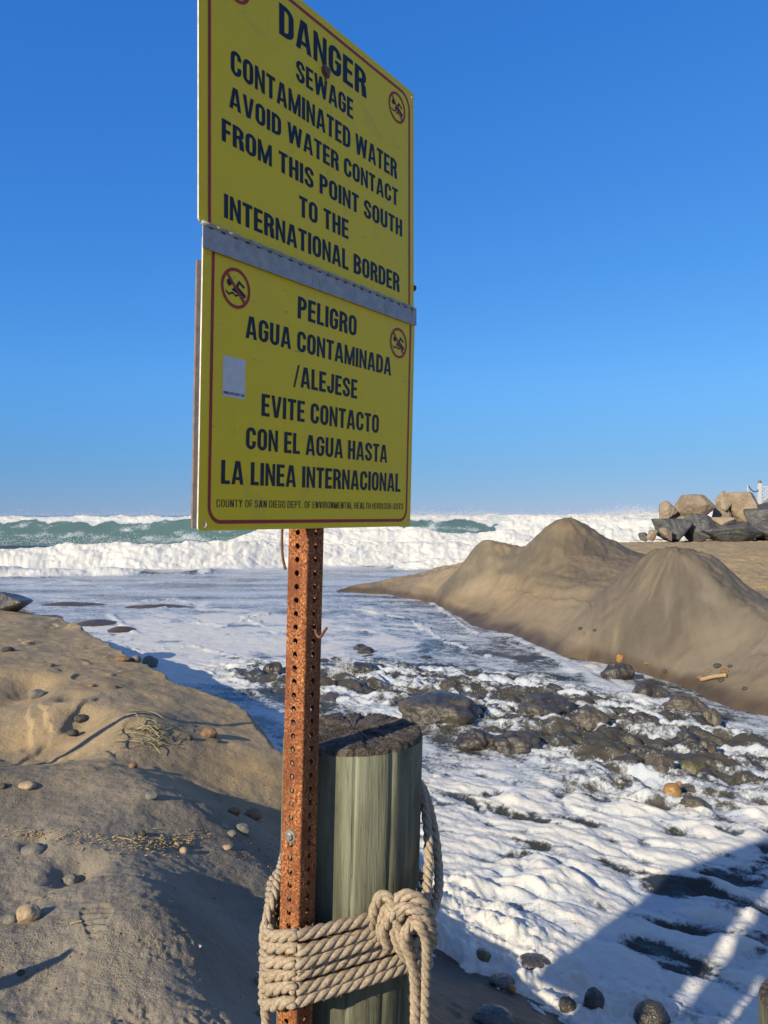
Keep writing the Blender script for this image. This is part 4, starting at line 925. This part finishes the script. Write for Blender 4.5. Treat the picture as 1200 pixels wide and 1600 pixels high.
for i, (px, by_, w_, h_, mt, lab) in enumerate(BL):
    stone(px, by_, w_, h_, mt, 'wet_boulder', lab, 700 + i, .30, 0, 5 if w_ > 40 else 4, .34 if mt in ('wet_dark', 'wet_brown') else .15, .8, WB, cat='boulder')
rng = random.Random(5); proto = []
for k in range(4):
    p_ = stone_mesh('wet_cobble', 1, .85, .62, M['wet_dark' if k % 2 == 0 else 'wet_brown'], 900 + k, 0, 0, 4, .34); proto.append(p_)
CL = 'dark wet cobble half drowned among the larger boulders of the rapid'
n_c = 0
for k in range(400):
    s_ = rng.random(); seg = [(470, 1035), (560, 1058), (700, 1080), (850, 1115), (980, 1145), (1090, 1180)]
    j = min(int(s_ * 5), 4); f_ = s_ * 5 - j
    px = seg[j][0] * (1 - f_) + seg[j + 1][0] * f_ + rng.gauss(0, 16); py = seg[j][1] * (1 - f_) + seg[j + 1][1] * f_ + rng.gauss(4, 24)
    x, y = at(px, py, .05)
    if not 1000 < py < 1235: continue
    o = proto[n_c % 4] if n_c < 4 else proto[n_c % 4].copy()
    if n_c >= 4: COL.objects.link(o)
    sc_ = rng.uniform(.08, .23); o.scale = (sc_, sc_, sc_ * rng.uniform(.7, 1.1)); o.rotation_euler = (rng.uniform(-.3, .3), rng.uniform(-.3, .3), rng.uniform(0, 6.28)); o.location = (x, y, -.02 + rng.uniform(-.03, .04))
    tag(o, CL, 'cobble', 'small wet cobbles in the rapid'); n_c += 1
    if n_c >= 110: break
NB = 'stones on the dark wet beach'
for i, (px, by_, w_, h_, mt, lab) in enumerate(((755, 1509, 28, 24, 'wet_green', 'oval greenish stone on the dark wet beach right of the knot'), (722, 1470, 10, 9, 'wet_orange', 'tiny orange pebble at the top of the dark beach'),
    (800, 1552, 13, 14, 'wet_orange', 'small orange pebble in the middle of the dark beach'), (930, 1588, 32, 42, 'wet_dark', 'upright black oval stone in the foam at the bottom'),
    (888, 1590, 28, 34, 'wet_dark', 'black stone left of the upright oval in the foam'), (1022, 1612, 56, 46, 'wet_dark', 'black stone at the bottom edge of the foam'),
    (772, 1606, 62, 24, 'wet_dark', 'long low dark stone at the bottom of the dark beach'), (786, 1545, 40, 16, 'wet_brown', 'flat brown stone beside the small orange pebble'), (838, 1520, 50, 20, 'wet_dark', 'dark stone half under the blue shaded foam'))):
    stone(px, by_, w_, h_, mt, 'beach_stone', lab, 1000 + i, .2, sub_=4, group=NB, cat='stone')
rng = random.Random(21)
for k, (px, py, w_) in enumerate(((908, 986, 8), (914, 993, 6), (930, 989, 7), (1012, 1046, 10), (1040, 1057, 9), (1096, 1061, 12), (1108, 1054, 8), (1122, 1046, 12), (1133, 1052, 13), (1142, 1044, 8), (1128, 1066, 10), (1165, 1078, 9))):
    stone(px, py, w_, w_ * .6, rng.choice(['peb_dark', 'peb_brown', 'peb_dark']), 'sand_clod', 'small dark clod on the lower face of the right hand sand bank', 1500 + k, .25, 0, 3, group='clods on the right bank', cat='clod')
stone(12, 955, 62, 34, 'wet_dark', 'boulder', 'dark block of rock on the far left brink of the sand', 1117, .2, 1, 5, cat='boulder')

# armour stones of the breakwater
RA = 'armour stones of the breakwater'
for i, (x0, x1, y0, y1, d, mt, lab) in enumerate((
    (1030, 1060, 785, 818, 38.6, 'rip_tan', 'squarish tan rock at the upper left end of the breakwater'), (1055, 1108, 776, 816, 38.4, 'rip_brown', 'big rounded brown rock beside the squarish tan one'),
    (1056, 1096, 808, 828, 37.6, 'rip_tan', 'flat tan rock wedged under the big rounded brown one'), (1022, 1074, 813, 846, 37.0, 'rip_dark', 'dark sloping rock at the lower left of the breakwater'),
    (1031, 1050, 826, 844, 36.3, 'rip_brown', 'small brown block in front of the dark sloping rock'), (1010, 1025, 829, 844, 37.0, 'rip_tan', 'small grey tan rock at the left foot of the breakwater'),
    (1114, 1145, 769, 796, 38.9, 'rip_tan', 'pointed tan rock sticking up from the breakwater top'), (1100, 1150, 786, 820, 38.8, 'rip_brown', 'long brown slab below the pointed rock'),
    (1130, 1190, 773, 824, 38.2, 'rip_tan', 'largest tan rock near the white fence'), (1110, 1146, 810, 833, 37.2, 'rip_tan', 'tan rock with a flat face low in the middle'),
    (1070, 1116, 806, 846, 37.2, 'rip_dark', 'dark rock in the middle below the rounded brown one'), (1098, 1178, 822, 849, 36.6, 'rip_dark', 'long low dark rock along the sand'),
    (1166, 1222, 789, 838, 37.8, 'rip_dark', 'big dark rock at the right edge of the picture'), (1178, 1236, 815, 850, 36.8, 'rip_dark', 'dark rock at the lower right edge'),
    (1142, 1160, 778, 792, 40.2, 'rip_brown', 'small grey brown rock behind the largest tan one'), (1188, 1240, 780, 806, 39.4, 'rip_brown', 'brown rock under the white fence'),
    (998, 1014, 833, 845, 37.4, 'rip_dark', 'low dark rock leftmost of all at the breakwater foot'))):
    sx, sz = (x1 - x0) * d / F / 2, (y1 - y0) * d / F / 2
    o = stone_mesh('armour_stone', sx * 1.16, sx * .9, sz * 1.2, M[mt], 1200 + i * 3, 0, 1, 5, taper=.75 if 'pointed' in lab else .35 if 'largest' in lab else 0)
    o.location = pt((x0 + x1) / 2, (y0 + y1) / 2, d + sx * .5); tag(o, lab, 'boulder', RA)
for i, (x, y, z, s_, mt) in enumerate(((22.3, 38, 2.2, 1.2, 'rip_dark'), (23.5, 39.2, 3.0, 1.1, 'rip_brown'), (21.5, 37.2, 1.5, .9, 'rip_dark'))):
    o = stone_mesh('armour_stone', s_, s_ * .8, s_ * .8, M[mt], 1300 + i, 0, 1, 4); o.location = (x, y, z)
    tag(o, 'breakwater rock beyond the right edge of the picture, ' + ('lower dark one', 'upper brown one', 'nearest dark one')[i], 'boulder', RA)
for i, (px, py, d, s_) in enumerate(((1050, 832, 38.6, .75), (1085, 834, 38.8, .8), (1118, 828, 39.2, .9), (1150, 832, 39.0, .9), (1185, 815, 39.6, 1.1))):
    o = stone_mesh('armour_stone', s_, s_ * .8, s_ * .7, M['rip_dark'], 1340 + i, 0, 1, 4); o.location = pt(px, py, d)
    tag(o, 'dark rock glimpsed in the gaps between the front armour stones', 'boulder', RA)
# white fence on the breakwater
fp = pt(1187, 782, 40.5)
fence = empty('white_fence', fp, 'white lattice fence with a hanging chain on top of the breakwater', 'fence')
b = MB(); b.box(fp + Vector((0, 0, .30)), Vector((.075, 0, 0)), Vector((0, .075, 0)), Vector((0, 0, .62))); child(b.build('fence_post', M['white'], None, False), fence)
b = MB(); b.tube([fp + Vector((0, 0, .92)), fp + Vector((0, 0, .98)), fp + Vector((0, 0, 1.06)), fp + Vector((0, 0, 1.10))], [.10, .10, .06, .02], 10); child(b.build('post_cap', M['peb_grey'], None), fence)
b = MB(); Xv = Vector((1, 0, 0)); Zv = Vector((0, 0, 1)); p0 = fp + Xv * .08
for zz in (.72, .05): b.box(p0 + Xv * .8 + Zv * zz, Xv * .8, Vector((0, .03, 0)), Zv * .03)
for k in range(9):
    for sgn in (1, -1):
        c = p0 + Xv * (.1 + k * .18) + Zv * .385 + Vector((0, .012 * sgn, 0)); dd = (Xv * .30 * sgn + Zv * .32)
        b.box(c, dd, Vector((0, .008, 0)), dd.normalized().cross(Vector((0, 1, 0))) * .018)
child(b.build('lattice_panel', M['white'], None, False), fence)
b = MB(); b.tube(spline([pt(1168.5, 758, 40.5), pt(1172, 763, 40.5), pt(1177, 767.5, 40.5), pt(1182, 768, 40.5), pt(1185, 765, 40.5)]), .028, 6); child(b.build('chain', M['peb_dark'], None), fence)
b = MB(); b.tube([pt(1168.5, 757, 40.5), pt(1168.6, 785, 40.5)], .02, 6); child(b.build('chain_stake', M['white'], None), fence)

# ------------------------------------------------------------------ drift litter, weed, spray
rng = random.Random(11); lit = MB()
for k in range(330):
    q = rng.random(); px = 5 + q * 275 + rng.gauss(0, 6); py = 1300 + 26 * q ** .8 + rng.gauss(0, 5 + 5 * q)
    if rng.random() < .5: px, py = 245 + rng.gauss(0, 32), 1318 + rng.gauss(0, 7)
    p, d = hit(px, py); a_ = rng.gauss(0, .7); l_ = rng.uniform(.006, .028)
    dv = Vector((math.cos(a_), math.sin(a_), rng.uniform(-.15, .25))) * l_
    lit.tube([p + Vector((0, 0, .003)), p + dv * .5 + Vector((0, 0, .005 + rng.uniform(0, .004))), p + dv + Vector((0, 0, .003))], rng.uniform(.0008, .0026), 5)
tag(lit.build('drift_litter', M['straw']), 'line of dry straw bits and twigs across the near sand', 'litter', kind='stuff')
bits = MB(); rs = np.random.RandomState(3)
Pi, Fi = ico(1)
for k in range(520):
    px, py = rs.uniform(-20, 425), 1090 + 500 * rs.beta(1.1, 1.3)
    if rs.rand() < .25: px, py = 395 + rs.normal(0, 45), 1335 + rs.normal(0, 18)
    p, d = hit(px, py)
    r_ = rs.uniform(.001, .0034) * (1 + .15 * d); q = Pi * np.array([r_ * rs.uniform(.8, 1.6), r_, r_ * .7]) * (1 + .25 * rs.normal(size=(len(Pi), 1)))
    bits.add(q + np.array([p.x, p.y, p.z + r_ * .25]), Fi)
tag(bits.build('sand_grit', M['peb_brown']), 'scattered grit and tiny chips on the sand', 'grit', kind='stuff')
tw = MB(); p, d = hit(212, 1152)
for k in range(34):
    a_ = rng.uniform(-.7, 1.3); l_ = rng.uniform(.10, .28); o = p + Vector((rng.gauss(0, .09), rng.gauss(0, .12), .0))
    gz = lambda q: Vector((q.x, q.y, ground_at(q.x, q.y) + .012 + rng.uniform(0, .035)))
    b_ = o + Vector((math.cos(a_), math.sin(a_), 0)) * l_ * .5 + Vector((rng.gauss(0, .03), rng.gauss(0, .03), 0)); c = o + Vector((math.cos(a_), math.sin(a_), 0)) * l_
    tw.tube(spline([gz(o), gz(b_) + Vector((0, 0, .02)), gz(c)], 5), rng.uniform(.0018, .0038), 5)
tag(tw.build('straw_tuft', M['weed']), 'tangle of dry straw and weed caught on the bright sand slope', 'dry weed')
for i, (p0, p1, r_, lab) in enumerate((((176, 1309), (210, 1316), .004, 'short pale stick lying across the line of drift litter'), ((110, 1447), (128, 1442), .004, 'short twig beside the shoe print'), ((1095, 1066), (1135, 1060), .03, 'pale driftwood stick at the foot of the right bank'))):
    a_, b_ = hit(*p0)[0], hit(*p1)[0]; sb = MB(); m_ = (a_ + b_) / 2 + Vector((0, 0, r_)); sb.tube(spline([a_ + Vector((0, 0, r_)), m_ + Vector((.1 * r_, 0, r_ * .5)), b_ + Vector((0, 0, r_ * 1.2))], 6), r_, 7)
    tag(sb.build('stick', M['straw']), lab, 'stick')
sp = MB(); rs = np.random.RandomState(9); P1, F1 = ico(1)
def drop(c, r_): sp.add(P1 * r_ * (1 + .2 * rs.normal(size=(len(P1), 1))) + np.array(c), F1)
P1 = np.array([(1, 0, 0), (-1, 0, 0), (0, 1, 0), (0, -1, 0), (0, 0, 1), (0, 0, -1)], float); F1 = [(a_, b_, c_) for a_, b_, c_ in ((0, 2, 4), (2, 1, 4), (1, 3, 4), (3, 0, 4), (2, 0, 5), (1, 2, 5), (3, 1, 5), (0, 3, 5))]
for k in range(7000):
    px = rs.choice([rs.normal(1000, 20), rs.uniform(640, 1035), rs.uniform(640, 780), rs.uniform(-20, 330), rs.normal(960, 30)])
    d = 62 + rs.uniform(-1, 2); x = (px - 600) / F * d; pk = 2.4 if abs(px - 997) < 38 else 1 + .8 * math.sin(px * .045) ** 2
    drop((x, d, 2.45 + abs(rs.normal(0, .16)) * pk), rs.uniform(.008, .026))
for k in range(3000):
    px = rs.uniform(-20, 760); x0_ = (px - 600) / F * 40; d = 38.6 + .25 * x0_ + rs.normal(0, .8); drop(((px - 600) / F * d, d, 1.25 + abs(rs.normal(0, .16))), rs.uniform(.005, .018))
tag(sp.build('sea_spray', M['spray']), 'white spray thrown off the breaking waves', 'spray', kind='stuff')
sp = MB(); c0_ = Vector(pt(536, 1052, 11.6)); c0_.z = 0
for k in range(0):
    a_ = rs.normal(0, .32); hgt = rs.uniform(.12, .46) * math.exp(-(a_ / .5) ** 2); o = c0_ + Vector((rs.normal(0, .07), rs.normal(0, .05), .03))
    sp.tube([o, o + Vector((a_ * hgt * .5, 0, hgt * .6)), o + Vector((a_ * hgt, 0, hgt))], [.018, .011, .003], 6)
for k in range(3600):
    j_ = rs.choice([-.13, -.06, 0, .05, .10, .2, .32]); top_ = {-.13: .2, -.06: .34, 0: .46, .05: .40, .10: .27, .2: .18, .32: .15}[float(j_)]; q = rs.rand() ** .8; wd_ = .05 * (1 - q) + .008
    drop((c0_.x + j_ * (1 + .5 * q) + rs.normal(0, wd_), c0_.y + rs.normal(0, .06), .03 + top_ * q * rs.uniform(.8, 1.05)), rs.uniform(.003, .010) * (1.3 - q))
for k in range(420):
    q = rs.rand(); px, py = 500 + q * 560 + rs.normal(0, 20), 1040 + 120 * q + rs.normal(0, 28); x, y = at(px, py, .05); drop((x, y, .12 + abs(rs.normal(0, .07))), rs.uniform(.002, .007))
tag(sp.build('splash', M['spray']), 'burst of splashing drops over the rocks beside the post', 'splash', kind='stuff')

# ------------------------------------------------------------------ unseen objects placed left of the view to cast the shadows that fall in
pf = empty('shadow_fence', (-2.2, .7, 1.1), 'plank shadow caster with a sloping top, added unseen behind the left edge of the picture', 'fence')
for c0__, c1__, zl, za, zb in ((-3.05, -2.84, 2.16, 2.95, 3.20), (-2.845, -2.62, 2.16, 3.19, 3.42), (-2.625, -2.42, .8, 3.41, 3.6), (-2.425, -2.22, .8, 3.6, 3.7), (-2.12, -1.84, .8, 3.7, 3.75)):
    Q = [((c - 1.5) / 2, (-1.5 - c) / 2) for c in (c0__, c1__)]; V = []
    for dy in (0, .03):
        V += [(Q[0][0] - dy, Q[0][1] - dy, zl), (Q[1][0] - dy, Q[1][1] - dy, zl), (Q[1][0] - dy, Q[1][1] - dy, zb), (Q[0][0] - dy, Q[0][1] - dy, za)]
    child(mesh('plank', V, [(0, 1, 2, 3), (7, 6, 5, 4), (0, 4, 5, 1), (1, 5, 6, 2), (2, 6, 7, 3), (3, 7, 4, 0)], M['plank'], None, False), pf)
b = MB(); b.tube([(-3.5, 3.95, .9), (-3.5, 3.95, 2.42)], .032, 12); tag(b.build('metal_post', M['galv']), 'thin metal post standing left of the picture', 'post')
b = MB(); b.tube([(-1.72, 1.86, .8), (-1.72, 1.86, 1.30), (-1.71, 1.86, 1.50)], [.045, .045, .012], 8); tag(b.build('wooden_stake', M['plank']), 'short pointed wooden stake left of the picture', 'stake')
# unseen house added behind the viewer on the right to bounce sunlight onto the sign
hs = empty('reflector_house', (6.0, -2.7, .8), 'pale stucco house added unseen behind the viewer as a sunlight reflector for the sign', 'house')
hx, hy = Vector((.45, .893, 0)), Vector((.893, -.45, 0)); ho = Vector((6.0, -2.7, .8))
def hbox(name, a0, a1, b0, b1, z0, z1, mat, par=None):
    b = MB(); c = ho + hx * ((a0 + a1) / 2) + hy * ((b0 + b1) / 2) + Zv * ((z0 + z1) / 2); b.box(c, hx * ((a1 - a0) / 2), hy * ((b1 - b0) / 2), Zv * ((z1 - z0) / 2))
    return child(b.build(name, mat, None, False), par or hs)
stucco = mat_flat('pale_stucco', (.78, .74, .66), (.70, .66, .58), 6, .9)
hbox('reflector_wall', -4.5, 3.0, 0, 6, 0, 5.6, stucco); hbox('roof', -4.9, 3.4, -.4, 6.4, 5.6, 5.9, M['plank'])
for k in range(3): hbox('window', -3.8 + k * 2.3, -2.6 + k * 2.3, -.04, .02, 3.4, 4.7, M['rip_dark'])  # openings only dress the added reflector house
hbox('window', -3.6, -2.2, -.04, .02, 1.0, 2.3, M['rip_dark']); hbox('door', .6, 1.6, -.05, .02, .02, 2.1, M['white'])
